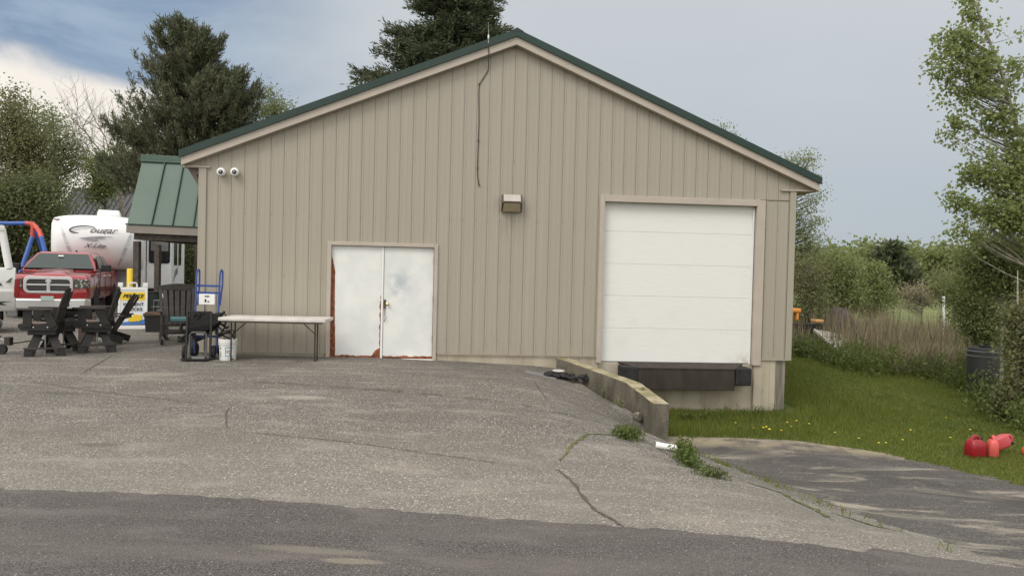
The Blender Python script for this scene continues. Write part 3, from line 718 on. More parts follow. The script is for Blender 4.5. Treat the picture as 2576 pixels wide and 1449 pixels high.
def tree(name, label, cat, base, trunk, blobs, n_attr, leaf, size=.09, per=60, spread=.35, bark='bark', r0_=.15, seed=1, group=None, aspect=.6, twigs=True, shell=.4, twig_r=.012, crown='crown', kind=None, along=.5):
    rs = np.random.RandomState(seed); base = np.array(base, float)
    o = thing(name, label, cat, tuple(base), 0, group)
    if kind: o['kind'] = kind
    T_ = np.array(trunk, float) - base
    mb = MB()
    if len(T_) > 1: mb.tube([tuple(p) for p in T_], [r0_ * (1 - .85 * i / (len(T_) - 1)) for i in range(len(T_))], 8)
    At, idx = sample(rs, blobs, n_attr, shell); At = At - base
    # trunk samples
    seg = np.linspace(0, len(T_) - 1, 40); TP = np.array([[np.interp(s, range(len(T_)), T_[:, k]) for k in range(3)] for s in seg])
    L = []
    for a in At:
        want = a[2] - .45 * np.hypot(a[0] - TP[:, 0], a[1] - TP[:, 1])
        j = int(np.argmin(np.abs(TP[:, 2] - want) + .15 * np.linalg.norm(TP - a, axis=1)))
        p0 = TP[j]; d = a - p0; ln = np.linalg.norm(d)
        midp = p0 + d * .5 + np.array([0, 0, -.02 * ln]) + rs.normal(size=3) * .06 * ln
        path = [(1 - s) ** 2 * p0 + 2 * s * (1 - s) * midp + s * s * a for s in (0, .25, .5, .75, 1)]
        if twigs:
            rr_ = min(r0_ * .45, twig_r * (1 + ln * .8)); mb.tube([tuple(p) for p in path], [rr_, rr_ * .8, rr_ * .6, rr_ * .4, rr_ * .2], 4, cap=False)
        L.append(path)
    if mb.f: mb.build('trunk', M[bark], o, fix=False, smooth=True)
    if leaf:
        n = n_attr * per; k = np.repeat(np.arange(n_attr), per)
        s = np.where(rs.rand(n) < along, rs.uniform(.6, 1, n), 1.0)
        pa = np.array([q[4] for q in L])[k]; pb = np.array([q[2] for q in L])[k]
        cen = pb + (pa - pb) * ((s - .5) * 2)[:, None]
        sc_ = spread * rs.uniform(.6, 1.3, n_attr)[k]
        P = cen + rs.normal(size=(n, 3)) * (sc_ * .5)[:, None] * np.array([1, 1, .75])
        A, Bv = leafaxes(rs, n, size, aspect)
        quads(crown, P, A, Bv, np.clip(rs.rand(n) * .7 + rs.rand(n_attr)[k] * .3, 0, 1), M[leaf], o)
    return o
def tufts(name, parent, cen, dirs, n_per, length, width, mat, rs, cone=.5, rad=.06, stem=1.3):
    """conifer shoots: needles fanned round a short stem"""
    m_ = len(cen); k = np.repeat(np.arange(m_), n_per); n = len(k)
    d = dirs[k] + rs.normal(size=(n, 3)) * cone; d /= np.linalg.norm(d, axis=1)[:, None]
    t_ = rs.uniform(-.5, .6, n)[:, None]
    L = length * rs.uniform(.6, 1.2, n)[:, None]
    P = cen[k] + dirs[k] * t_ * length * stem + rs.normal(size=(n, 3)) * rad + d * L * .35
    e = np.cross(d, rdir(rs, n)); e /= np.linalg.norm(e, axis=1)[:, None] + 1e-9
    return quads(name, P, d * L * .5, e * width * .5, np.clip(rs.rand(n) * .6 + rs.rand(m_)[k] * .4, 0, 1), M[mat], parent)

# ------------------------------------------------------------------ trees and plants
def conifer(name, label, base, trunk, blobs, n_attr, mat, seed, n_tuft=4, n_per=16, length=.32, width=.035, up=.6, r0_=.22, group=None, fill=True, cone=.5, rad=.06, stem=1.3):
    rs = np.random.RandomState(seed); base = np.array(base, float); o = thing(name, label, 'tree', tuple(base), 0, group)
    T_ = np.array(trunk, float) - base; mb = MB()
    mb.tube([tuple(p) for p in T_], [r0_ * (1 - .9 * i / (len(T_) - 1)) for i in range(len(T_))], 8)
    At, _ = sample(rs, blobs, n_attr, .25); At = At - base
    seg = np.linspace(0, len(T_) - 1, 60); TP = np.array([[np.interp(s, range(len(T_)), T_[:, k]) for k in range(3)] for s in seg])
    cen = []; dr = []
    for a in At:
        h = np.hypot(a[0] - TP[:, 0], a[1] - TP[:, 1]); j = int(np.argmin(np.abs(TP[:, 2] - (a[2] - up * .35 * h))))
        p0 = TP[j]; d = a - p0; ln = np.linalg.norm(d) + 1e-6
        mid = p0 + d * .55 + np.array([0, 0, -.08 * ln])
        path = [(1 - s) ** 2 * p0 + 2 * s * (1 - s) * mid + s * s * a for s in (0, .33, .66, 1)]
        mb.tube([tuple(p) for p in path], [.03, .022, .015, .006], 4, cap=False)
        tdir = path[3] - path[2]; tdir /= np.linalg.norm(tdir) + 1e-9
        for i in range(n_tuft):
            s = 1 - (i / n_tuft) * .5 if i else 1.0
            c = (1 - s) ** 2 * p0 + 2 * s * (1 - s) * mid + s * s * a
            if i: c = c + rs.normal(size=3) * np.array([.28, .28, .12]) * (1.1 - s + .35)
            dd_ = tdir * .7 + np.array([0, 0, up]) + rs.normal(size=3) * .25; dd_ /= np.linalg.norm(dd_)
            cen.append(c); dr.append(dd_)
    mb.build('trunk', M['bark'], o, fix=False, smooth=True)
    tufts('crown', o, np.array(cen), np.array(dr), n_per, length, width, mat, rs, cone, rad, stem)
    return o
def gz(x, y, z=None): return (x, y, hz(x, y))
def Tb(px, py, Y):
    p = U(px, py, Y); return (p[0], p[1], hz(p[0], p[1]))
def col_(px, Y, pys, dxs=None):
    b = Tb(px, 760, Y); out = [b]
    for i, py in enumerate(pys): out.append(U((dxs[i] if dxs else px), py, Y))
    return out
bl = lambda Y, L, dep=1.0: [blob(*q, Y, dep) for q in L]

# big pine
conifer('pine_tree', 'large dark red pine with upswept tufts behind the green porch roof', Tb(500, 760, 32), col_(500, 32, [600, 450, 330, 200, 110, 55], [500, 505, 512, 500, 485, 470]),
        bl(32, [(460, 70, 40, 24), (385, 165, 20, 34), (545, 130, 28, 36), (645, 240, 22, 30), (470, 120, 75, 55), (440, 90, 45, 40), (505, 110, 50, 45), (475, 190, 115, 60), (510, 260, 150, 70), (440, 330, 150, 60), (400, 410, 150, 60), (330, 200, 34, 12), (590, 230, 70, 50), (575, 310, 75, 50), (430, 490, 90, 32), (300, 325, 50, 22), (290, 440, 45, 36), (395, 120, 35, 35), (610, 190, 25, 20), (345, 130, 10, 14), (325, 250, 30, 16)], .9),
        620, 'pine', 11, n_tuft=3, n_per=48, length=.26, width=.04, up=1.1, cone=.55, rad=.055, stem=1.7)
conifer('fir_tree', 'tall dark spruce with layered boughs rising behind the gable roof', Tb(1150, 700, 30), col_(1160, 30, [500, 300, 100, -80, -200], [1155, 1152, 1150, 1148, 1148]),
        bl(30, [(1130, 10, 110, 40), (1140, -70, 70, 60), (1035, 82, 78, 10), (985, 75, 35, 8), (1215, 45, 50, 30), (1240, 20, 40, 8), (1150, 90, 115, 35), (1010, 125, 80, 9), (960, 130, 30, 8), (925, 182, 45, 9), (900, 200, 26, 8), (1000, 178, 60, 14), (1080, 160, 110, 30), (1140, 150, 120, 40), (950, 215, 75, 12), (1020, 215, 80, 22), (1265, 82, 38, 10), (1220, 110, 60, 20), (1100, 200, 90, 40)], .9),
        850, 'spruce', 12, n_tuft=5, n_per=15, length=.24, width=.05, up=.12, r0_=.25)
# deciduous group on the left
tree('leafy_tree', 'leafy tree at the left edge behind the swing set', 'tree', Tb(40, 760, 34), col_(40, 34, [600, 450, 320, 250], [45, 40, 30, 25]),
     bl(34, [(20, 262, 45, 46), (60, 300, 45, 40), (30, 350, 80, 60), (20, 430, 80, 80), (95, 400, 55, 80), (10, 520, 90, 60)]), 400, 'leaf_olive', .125, 60, .7, seed=21)
tree('leafy_tree', 'paler open-crowned tree between the left edge and the pine', 'tree', Tb(150, 760, 37), col_(150, 37, [600, 450, 330, 270], [150, 145, 135, 130]),
     bl(37, [(120, 300, 35, 45), (150, 350, 60, 60), (190, 380, 35, 55), (135, 450, 65, 65), (95, 520, 70, 50), (210, 400, 22, 40)]), 330, 'leaf_pale', .115, 34, .7, seed=22, r0_=.12)
tree('leafy_tree', 'dark bushy tree low in front of the pale open tree', 'tree', Tb(70, 760, 30), col_(70, 30, [640, 540, 460]),
     bl(30, [(70, 520, 80, 80), (0, 560, 60, 70), (120, 590, 50, 60)]), 330, 'leaf_dark', .14, 60, .7, seed=23, r0_=.12)
tree('leafy_tree', 'small bright green tree at the foot of the pine', 'tree', Tb(260, 760, 36), col_(265, 36, [600, 500, 420]),
     bl(36, [(270, 430, 40, 45), (250, 480, 30, 35), (310, 400, 25, 30)]), 120, 'leaf_spring', .14, 50, .6, seed=24, r0_=.1)
def bare(base, top, label, seed):
    rr = random.Random(seed); o = thing('bare_tree', label, 'tree', base); mt_ = MB(); mc = MB()
    def grow(p, d, L, r, k):
        if k == 0 or r < .004: return
        pts = [p]; n = 4
        for i in range(n):
            d = (d + Vector((rr.gauss(0, .13), rr.gauss(0, .13), rr.gauss(.03, .08)))).normalized(); pts.append(pts[-1] + d * L / n)
        (mt_ if k > 4 else mc).tube(pts, [r * (1 - .4 * i / n) for i in range(n + 1)], 6 if k > 3 else 3, cap=False)
        for i, q_ in enumerate(pts[1:]):
            for _ in range(2 if i == n - 1 else (1 if rr.random() < .75 else 0)):
                e = (d + Vector((rr.gauss(0, .55), rr.gauss(0, .45), rr.gauss(.12, .3)))).normalized(); grow(q_, e, L * rr.uniform(.55, .85), r * (.62 if i == n - 1 else .42), k - 1)
    t_ = Vector(top) - Vector(base); mt_.tube([(0, 0, 0), tuple(t_ * .5), tuple(t_)], [.2, .15, .11], 8)
    for a_, b_, c_, L in ((-.75, .1, .9, 1.9), (-.35, -.2, 1.0, 2.3), (.05, .2, 1.0, 2.2), (.35, -.1, .9, 1.7), (-.95, 0, .45, 1.8), (-.5, .3, .7, 2.0)): grow(t_ * rr.uniform(.8, 1.0), Vector((a_, b_, c_)).normalized(), L * .95, .055, 6)
    mt_.build('trunk', M['twig'], o, fix=False, smooth=True); mc.build('crown', M['twig'], o, fix=False)
bare(Tb(310, 760, 38), U(305, 450, 38), 'leafless branching tree against the bright cloud', 25)
tree('leafy_tree', 'thin spring tree peeking out right of the pine above the roof', 'tree', Tb(700, 700, 35), col_(700, 35, [450, 320, 240], [698, 694, 690]),
     bl(35, [(690, 250, 22, 40), (705, 290, 45, 35), (735, 275, 10, 16), (672, 230, 14, 26), (650, 290, 30, 30)]), 110, 'leaf_pale', .12, 22, .5, seed=26, r0_=.08)
# undergrowth behind the parked vehicles, one shrub after another
rs = np.random.RandomState(31)
lab = ['shrub behind the swing set, left of the truck', 'dark shrub behind the swing legs', 'shrub rising above the red truck cab', 'shrub left of the white trailer', 'low shrub under the charcoal roof', 'shrub behind the trailer roof', 'shrub right of the trailer, seen under the porch', 'shrub by the building corner, seen under the porch']
for i, (px, top, wdt, mt) in enumerate([(-30, 600, 70, 'leaf_dark'), (50, 610, 60, 'leaf_dark'), (110, 600, 55, 'leaf_spring'), (165, 600, 60, 'leaf_dark'), (270, 590, 60, 'leaf_dark'), (370, 580, 60, 'leaf_dark'), (470, 590, 45, 'leaf_dark'), (520, 600, 40, 'leaf_dark')]):
    Y = [30, 31, 31.5, 33, 50, 40, 42, 43][i]
    tree('shrub', lab[i], 'shrub', Tb(px, 760, Y), col_(px, Y, [700, top + 20]), bl(Y, [(px, top + 45, wdt, 50), (px + 10, top + 110, wdt * 1.05, 60)]), 170, mt, .13, 55, .6, seed=40 + i, r0_=.06, group='shrubs behind the parked vehicles', bark='bark_pale')
# trees behind the right part of the roof
tree('leafy_tree', 'sparse treetop just showing over the right roof slope', 'tree', Tb(1820, 760, 40), col_(1820, 40, [500, 380, 335]), bl(40, [(1815, 335, 36, 24), (1785, 330, 18, 12), (1850, 350, 20, 20), (1815, 420, 55, 60), (1820, 520, 60, 60)]), 200, 'leaf_pale', .12, 12, .4, seed=51, r0_=.08)
tree('leafy_tree', 'sparse pale tree standing behind the right corner of the warehouse', 'tree', Tb(2000, 800, 26), col_(1985, 26, [640, 540, 450], [1990, 1995, 2000]),
     bl(26, [(2005, 425, 40, 30), (1970, 415, 30, 22), (2040, 480, 32, 40), (2030, 560, 45, 45), (2000, 620, 60, 40), (2060, 620, 25, 40), (2030, 400, 22, 18), (1960, 520, 50, 60)]), 210, 'leaf_pale', .08, 40, .38, seed=52, r0_=.10, bark='bark')
# brushy shrubs on the right
for i, (px, Y, L, mt, n_, per, lb) in enumerate([
    (2035, 25, [(2035, 700, 45, 60), (2025, 770, 45, 50)], 'leaf_olive', 150, 34, 'twiggy olive shrub right beside the warehouse corner'),
    (2110, 32, [(2110, 680, 60, 55), (2100, 740, 75, 50)], 'leaf_spring', 190, 50, 'rounded green shrub second from the warehouse corner'),
    (2190, 36, [(2185, 700, 50, 50), (2190, 750, 60, 45)], 'leaf_spring', 170, 50, 'green shrub left of the dark fir in the field edge'),
    (2320, 45, [(2320, 735, 60, 28), (2290, 750, 60, 25)], 'straw', 150, 14, 'grey leafless thicket at the edge of the field'),
    (2400, 40, [(2400, 715, 60, 40), (2385, 750, 45, 25)], 'leaf_olive', 130, 45, 'pale shrub behind the white post')]):
    tree('shrub', lb, 'shrub', Tb(px, 800, Y), col_(px, Y, [760, 700]), bl(Y, L), n_, mt, .085 if Y < 30 else .13, per, .5, seed=60 + i, r0_=.06, bark='bark_pale', twig_r=.012 if i != 3 else .022)
# more bushes beyond the right edge
for i, px in enumerate((2690, 2800, 2930, 3080)):
    tree('shrub', ['leafy bush beyond the right edge, nearest the aspen', 'leafy bush beyond the right edge, second from the aspen', 'leafy bush beyond the right edge, third from the aspen', 'leafy bush farthest beyond the right edge'][i], 'shrub', Tb(px, 1000, 18 + i), col_(px, 18 + i, [900, 760]), bl(18 + i, [(px, 760, 80, 80), (px + 15, 860, 90, 80)]), 150, 'leaf_spring', .10, 45, .4, seed=160 + i, r0_=.05, bark='bark_pale', group='bushes beyond the right edge')
# far tree line
rs = np.random.RandomState(70); k = 0
for px in range(1900, 2760, 31):
    Y = 150 + rs.uniform(-12, 12); top = 612 + rs.uniform(-8, 10) + (8 if px < 2150 else 0); p = Tb(px, 770, Y)
    mt = 'leaf_spring'
    tree('far_tree', 'green tree in the distant wood line beyond the field', 'tree', p, [p, U(px, top + 50, Y)], bl(Y, [(px, top + 45, 26, 42), (px + 6, top + 100, 28, 55)]), 60, mt, 1.0, 26, 2.6, seed=700 + k, r0_=.25, group='trees of the distant wood line', twigs=False); k += 1
for px in range(-420, 560, 70):
    Y = 75 + rs.uniform(-6, 6); top = 560 + rs.uniform(-15, 10); p = Tb(px, 770, Y)
    tree('far_tree', 'dark tree in the wood behind the trailer', 'tree', p, [p, U(px, top + 50, Y)], bl(Y, [(px, top + 50, 50, 50), (px + 6, top + 120, 55, 55)]), 70, 'leaf_dark', .7, 26, 2.0, seed=800 + k, r0_=.25, group='trees of the wood behind the trailer', twigs=False); k += 1
conifer('fir_tree', 'dark rounded pine standing in front of the distant wood line', Tb(2240, 770, 110), col_(2240, 110, [740, 640]), bl(110, [(2240, 660, 34, 40), (2250, 710, 55, 40), (2215, 690, 25, 30), (2265, 680, 30, 30)]), 260, 'spruce', 81, n_tuft=4, n_per=14, length=1.2, width=.35, up=.5, r0_=.4)
# aspen on the right
tree('aspen_tree', 'slender aspen with round leaves leaning in at the right edge', 'tree', Tb(2600, 900, 13.6), [Tb(2600, 900, 13.6), U(2590, 800, 13.6), U(2585, 600, 13.5), U(2578, 430, 13.4), U(2560, 330, 13.4), U(2525, 200, 13.3), U(2480, 80, 13.2), U(2450, 0, 13.2), U(2420, -80, 13.1)],
     bl(13.3, [(2440, 20, 20, 34), (2462, 70, 18, 28), (2500, 72, 34, 14), (2548, 84, 30, 11), (2398, 108, 44, 38), (2375, 165, 40, 42), (2455, 165, 46, 48), (2470, 225, 50, 28), (2395, 228, 26, 14), (2362, 258, 20, 7), (2430, 262, 18, 12), (2405, 312, 26, 14), (2386, 345, 12, 26), (2455, 322, 26, 16), (2500, 300, 36, 40), (2540, 230, 34, 60), (2560, 330, 34, 50), (2560, 160, 26, 16), (2480, 395, 36, 18),
                (2450, 440, 38, 24), (2400, 500, 34, 20), (2440, 525, 50, 26), (2520, 440, 50, 50), (2530, 530, 60, 50), (2430, 575, 34, 20), (2405, 590, 14, 10), (2580, 420, 40, 90), (2600, 560, 60, 60)], .8),
     380, 'aspen', .070, 34, .20, seed=91, r0_=.06, aspect=.85, bark='bark_pale', twig_r=.006, shell=.3, along=.35)
for i, (px, Y, L, mt, n_, lb) in enumerate([
    (2520, 14.5, [(2520, 640, 80, 60), (2470, 690, 60, 45), (2440, 650, 40, 30), (2570, 700, 60, 60)], 'leaf_spring', 240, 'tall olive shrub under the aspen at the right edge'),
    (2440, 17.0, [(2440, 735, 50, 35), (2450, 800, 50, 40), (2385, 705, 30, 12), (2500, 770, 60, 50), (2490, 850, 40, 30)], 'leaf_spring', 260, 'bright leafy shrub between the white post and the right edge'),
    (2560, 13.2, [(2600, 830, 60, 80), (2588, 930, 46, 60), (2575, 1010, 55, 46)], 'leaf_olive', 240, 'dark dense shrub above the red fuel cans')]):
    tree('shrub', lb, 'shrub', Tb(px, 1000, Y), col_(px, Y, [960, 860, 760, 680]), bl(Y, L, .7), n_, mt, .07, 55, .34, seed=95 + i, r0_=.05, bark='bark_pale', twig_r=.008)

# ---- weeds, stalks, turf
def patch(name, pts, hts, n_leaf, size, spread, mat, seed, label=None, cat=None, group=None, kind=None, stems=True, aspect=.45):
    """a low clump: leaves scattered over short stems at ground points"""
    rs = np.random.RandomState(seed); o = thing(name, label, cat, pts[0], 0, group) if label else thing(name, None, None, pts[0])
    if kind: o['kind'] = kind
    b = np.array(pts[0]); P = []; mb = MB()
    for p, h in zip(pts, hts):
        p = np.array(p) - b
        for j in range(max(3, int(n_leaf / 9)) if stems else 0):
            e = p + rs.normal(size=3) * np.array([spread * .6, spread * .6, 0]) + np.array([0, 0, h * rs.uniform(.5, 1)])
            mb.tube([tuple(p), tuple((p + e) / 2 + rs.normal(size=3) * .01), tuple(e)], [.003, .003, .0015], 3, cap=False)
        q = p + rs.normal(size=(n_leaf, 3)) * np.array([spread * .5, spread * .5, 0]); zz = np.abs(rs.uniform(0, 1, n_leaf)) ** .8
        rr_ = np.linalg.norm((q - p)[:, :2], axis=1) / spread
        q[:, 2] = p[2] + h * zz * np.clip(1.15 - rr_ * .6, .2, 1); P.append(q)
    if mb.f: mb.build('stem', M['grassblade'], o, fix=False)
    P = np.concatenate(P); n = len(P); A, Bv = leafaxes(rs, n, size, aspect, -.3)
    A[:, 2] = np.abs(A[:, 2]); quads('leaves', P, A, Bv, rs.rand(n), M[mat], o); return o
def along(pts, step, jit=.1, seed=0):
    rr = random.Random(seed); out = []
    P = [G(*p) for p in pts]
    for a, b in zip(P[:-1], P[1:]):
        L = math.dist(a, b); n = max(1, int(L / step))
        for i in range(n):
            x = a[0] + (b[0] - a[0]) * i / n + rr.gauss(0, jit); y = a[1] + (b[1] - a[1]) * i / n + rr.gauss(0, jit); out.append((x, y, hz(x, y)))
    return out
patch('weed_clump', [G(1575, 1108), G(1562, 1100), G(1595, 1106)], [.19, .16, .16], 230, .045, .12, 'weed', 1, 'bushy green weed growing through the asphalt near the wall end', 'weed', aspect=.35)
pts = along([(1700, 1140), (1740, 1172), (1790, 1200), (1840, 1216)], .11, .05, 2)
patch('weed_strip', pts, [.20 * (1 - .75 * i / len(pts)) + .03 for i in range(len(pts))], 120, .048, .11, 'weed', 2, 'strip of leafy weeds along the edge of the ramp', 'weeds', kind='stuff')
patch('weed_clump', [G(1519, 1003)], [.24], 70, .035, .05, 'leaf_olive', 3, 'small upright weed against the retaining wall', 'weed')
patch('weed_clump', [G(1540, 1012), G(1553, 1020), G(1562, 1026)], [.10, .12, .14], 50, .035, .07, 'leaf_olive', 4, 'low weeds at the foot of the retaining wall', 'weed')
wp = U(1607, 985, 11.6)
patch('weed_clump', [(wp[0] + .05, wp[1], wp[2] - .02), (wp[0], wp[1] - .1, wp[2] - .08)], [.10, .03], 60, .03, .06, 'weed', 5, 'small weed sprouting on top of the retaining wall', 'weed')
# green band between lawn and dry stalks
rs = np.random.RandomState(7)
pts = along([(1985, 893), (2050, 905), (2130, 935), (2220, 942), (2320, 950), (2400, 965), (2480, 1000), (2540, 1060), (2570, 1090)], .22, .18, 5) + along([(1985, 880), (2060, 892), (2150, 915), (2300, 930), (2420, 940)], .25, .35, 6)
patch('weed_band', pts, [.5 + .25 * random.Random(i).random() for i in range(len(pts))], 150, .085, .34, 'weed', 6, 'thick green weeds along the far edge of the lawn', 'weeds', kind='stuff')
pts = along([(2430, 945), (2480, 950), (2530, 960)], .12, .08, 11)
patch('weed_clump', pts, [.66] * len(pts), 200, .07, .24, 'weed', 12, 'green weeds in front of the black compost bin', 'weeds')
pts = along([(2280, 1040), (2380, 1050), (2440, 1060), (2500, 1090)], .3, .5, 8)
patch('weed_band', pts, [.12] * len(pts), 60, .05, .3, 'weed', 9, 'low rough weeds above the fuel cans', 'weeds', kind='stuff')
pts = along([(1690, 1062), (1760, 1056), (1830, 1052), (1900, 1050), (1975, 1048)], .12, .10, 9)
patch('weed_band', pts, [.14 + .10 * random.Random(i + 9).random() for i in range(len(pts))], 90, .04, .13, 'weed', 10, 'broad-leaved weeds at the foot of the dock wall', 'weeds', kind='stuff', aspect=.35)
# dry stalks
def blades(name, P, hgt, wid, lean, rnd, mat, kind='stuff', label=None, cat=None):
    N = len(P); a = rs.uniform(0, 2 * np.pi, N); u = np.stack([np.cos(a), np.sin(a), 0 * a], 1) * wid[:, None]
    b = rs.uniform(0, 2 * np.pi, N); tip = P + np.stack([np.cos(b) * lean, np.sin(b) * lean, hgt], 1)
    mid = P + (tip - P) * .55; mid[:, 2] += hgt * .06
    v = np.empty((N, 5, 3), np.float32); v[:, 0] = P - u; v[:, 1] = P + u; v[:, 2] = mid + u * .8; v[:, 3] = tip; v[:, 4] = mid - u * .8
    me = bpy.data.meshes.new(name); me.vertices.add(N * 5); me.vertices.foreach_set('co', v.ravel())
    me.loops.add(N * 5); me.loops.foreach_set('vertex_index', np.arange(N * 5, dtype=np.int32)); me.polygons.add(N)
    me.polygons.foreach_set('loop_start', np.arange(0, N * 5, 5, dtype=np.int32)); me.polygons.foreach_set('loop_total', np.full(N, 5, np.int32)); me.update(calc_edges=True)
    at = me.attributes.new('rnd', 'FLOAT', 'FACE'); at.data.foreach_set('value', rnd.astype(np.float32)); me.materials.append(mat.m)
    o = bpy.data.objects.new(name, me); C.objects.link(o); return tag(o, label, cat, kind=kind)
n = 8000; Yv = rs.uniform(19.5, 34, n) + rs.rand(n) ** 2 * 2; pxv = rs.uniform(1960, 2470, n)
X_ = (pxv - CXP) / FPX * Yv; Yg = Yv + (X_ > 9) * -.6
keep = rs.rand(n) < np.where((pxv > 2240) & (Yv > 26), .35, 1.0)
X_ = X_[keep]; Yg = Yg[keep]; P = np.stack([X_, Yg, H(X_, Yg)], 1); n = len(P)
blades('dry_stalks', P, rs.uniform(.5, 1.45, n) * (1 + .3 * np.sin(X_ * 2)), rs.uniform(.004, .011, n), rs.uniform(.05, .35, n), rs.rand(n), M['straw'], label='dead straw-coloured stalks standing behind the lawn', cat='dry stalks')
n = 2600; Pg = P[::3] + np.array([.05, .03, 0]); blades('green_stems', Pg, rs.uniform(.3, .9, len(Pg)), rs.uniform(.006, .014, len(Pg)), rs.uniform(.05, .3, len(Pg)), rs.rand(len(Pg)), M['weed'], label='green stems growing up among the dead stalks', cat='green stems')
n = 2600; pxv = rs.uniform(2250, 2420, n); Yv = rs.uniform(18.3, 21, n); X_ = (pxv - CXP) / FPX * Yv; P = np.stack([X_, Yv, H(X_, Yv)], 1)
blades('dead_grass', P, rs.uniform(.2, .75, n), rs.uniform(.006, .014, n), rs.uniform(.1, .5, n), rs.rand(n) * .3 + .7, M['straw'], label='pale matted dead grass in front of the stalks', cat='dead grass')
# lawn blades
def rampright(y): return np.interp(y, [3, 5, 7, 8.9, 10.2, 10.9, 11.35, 11.6], [16, 12, 8.6, 6.25, 5.75, 5.34, 4.34, 2.4])
n = 210000; X_ = rs.uniform(2.0, 13.5, n); Yg = 6.5 + 13.5 * rs.rand(n)
ok = (X_ > np.where(Yg < 11.6, rampright(Yg) - .06 * rs.rand(n), 2.35)) & ~((X_ < 5.55) & (Yg > 13.66 + X_ * .076)) & (X_ / Yg < .74) & (Yg < 19 + (X_ < 7) * 0)
X_ = X_[ok]; Yg = Yg[ok]; n = len(X_); P = np.stack([X_, Yg, H(X_, Yg) - .012], 1)
longf = np.clip(1 - np.abs(Yg - 13.2) / 1.2, 0, 1) * (X_ < 6.2) + np.clip(1 - np.abs(Yg - rampright(Yg) * 0 - 11.9) / .6, 0, 1) * (X_ < 5) + np.exp(-((X_ - 6.4) ** 2 + (Yg - 14.6) ** 2 * .4) / .8)
blades('grass', P, rs.uniform(.025, .065, n) + .13 * np.clip(longf, 0, 1) * rs.rand(n), rs.uniform(.003, .007, n), rs.uniform(.01, .05, n), rs.rand(n), M['grassblade'], label='short green grass of the sloping lawn', cat='grass')
# tufts along paving edges
E_ = []
for k in range(2600):
    y = rs.uniform(4.6, 10.8) ; x = float(xe(y)) + rs.normal() * .07 + .12
    E_.append((x, y))
E_ = np.array(E_); dens = rs.rand(len(E_)) < np.interp(E_[:, 1], [4.6, 6, 8.5, 10.8], [.01, .08, .35, .7]) * np.clip(np.sin(E_[:, 1] * 5) + np.sin(E_[:, 1] * 11 + 1) + .6, .08, 1); E_ = E_[dens]
P = np.stack([E_[:, 0], E_[:, 1], H(E_[:, 0], E_[:, 1])], 1); n = len(P)
blades('edge_grass', P, rs.uniform(.02, .09, n), rs.uniform(.003, .006, n), rs.uniform(.01, .06, n), rs.rand(n), M['grassblade'], label='grass tufts in the seam between apron and ramp', cat='grass')
# dandelions
dn = thing('dandelion', 'yellow dandelion in the grass', 'dandelion', G(1935, 1100), 0, 'yellow dandelions in the lawn')
q = MB(); q.lathe([(.006, -.012), (.02, -.006), (.024, .004), (.014, .010), (.0, .012)], (0, 0, .13), 10); q.build('flower_head', M['petal'], dn)
q = MB(); q.tube([(0, 0, 0), (.004, 0, .06), (0, 0, .12)], .0025, 5); q.build('stem', M['grassblade'], dn)
for i, p in enumerate([(1920, 1092), (1895, 1088), (1927, 1092), (1965, 1095), (1990, 1085), (2003, 1072), (1980, 1078), (2035, 1078), (2160, 1115), (2210, 1128), (2228, 1130), (2270, 1120), (2390, 1115), (2452, 1118), (2380, 1060), (2290, 1100), (2100, 1100), (2440, 1095), (1850, 1075)]):
    c = copy_tree(dn); c.location = G(*p); c.scale = (.75, .75, .5 + .4 * random.Random(i).random())
# loose pebbles on the paving
st_ = MB(); rr = random.Random(4)
for k in range(260):
    x = rr.uniform(-6, 2.6); y = rr.uniform(4.6, 12.5); s = rr.uniform(.004, .011)
    st_.obox((x, y, hz(x, y) + .008), (s * 1.4, s, s * .8), (rr.random(), rr.random(), rr.random() * 3))
tag(st_.build('loose_gravel', plain('pale gravel', (.5, .47, .42), .9)), 'scattered pale chips of gravel on the asphalt', 'gravel', kind='stuff')

# ------------------------------------------------------------------ porch
def wl(s, out, z): return onwall(s, out, z)
pg = T('pale green metal roof', .5, .0, .45); pg.color(pg.mix(pg.noise(1.2, 4).ramp(.35, .7), (.060, .105, .078), (.074, .122, .094))); M['pgreen'] = pg  # two close greens mixed by noise, paler than the roof edge
dkw = plain('dark stained timber', (.075, .062, .052), .8, vs=9, var=.3)
fcia = plain('porch fascia taupe', (.24, .21, .185), .6, var=.06)
YE, YR = 18.2, 19.0
eL = U(320, 563, YE); eR = U(520, 572, YE + .1); rL = U(358, 404, YR); rR = U(520, 412, YR + .1)
Pc = thing('porch', 'green metal-roofed porch on dark timber posts at the left end of the warehouse', 'porch', (eL[0], eL[1], 0), 0)
def rel(p, o=(eL[0], eL[1], 0)): return (p[0] - o[0], p[1] - o[1], p[2] - o[2])
a, b, c, d = [Vector(rel(q)) for q in (eL, eR, rR, rL)]
nrm = (b - a).cross(d - a).normalized()
if nrm.y > 0: nrm = -nrm
q = MB(); vs = [a, b, c, d] + [p - nrm * .06 for p in (a, b, c, d)]
q.add(vs, [(0, 1, 2, 3), (7, 6, 5, 4), (0, 4, 5, 1), (1, 5, 6, 2), (2, 6, 7, 3), (3, 7, 4, 0)]); pr = q.build('roof', M['pgreen'], Pc)
q = MB()
for (x0, y0), (x1, y1) in (((428, 567), (411, 0)), ((0, 0), (0, 0))): pass
for xb, xt in ((381.5, 416.5), (433, 462), (485, 508)):
    p0 = Vector(rel(U(xb, 566, YE + .03))) ; p1 = Vector(rel(U(xt, 408, YR + .03)))
    f0 = (p0 - a).dot((b - a).normalized()) / (b - a).length; f1 = (p1 - d).dot((c - d).normalized()) / (c - d).length
    e0 = a.lerp(b, f0) + nrm * .022; e1 = d.lerp(c, f1) + nrm * .022
    q.beam(e0, e1, .022, .045, nrm)
q.build('standing_seam', M['green_edge'], pr)
q = MB(); 
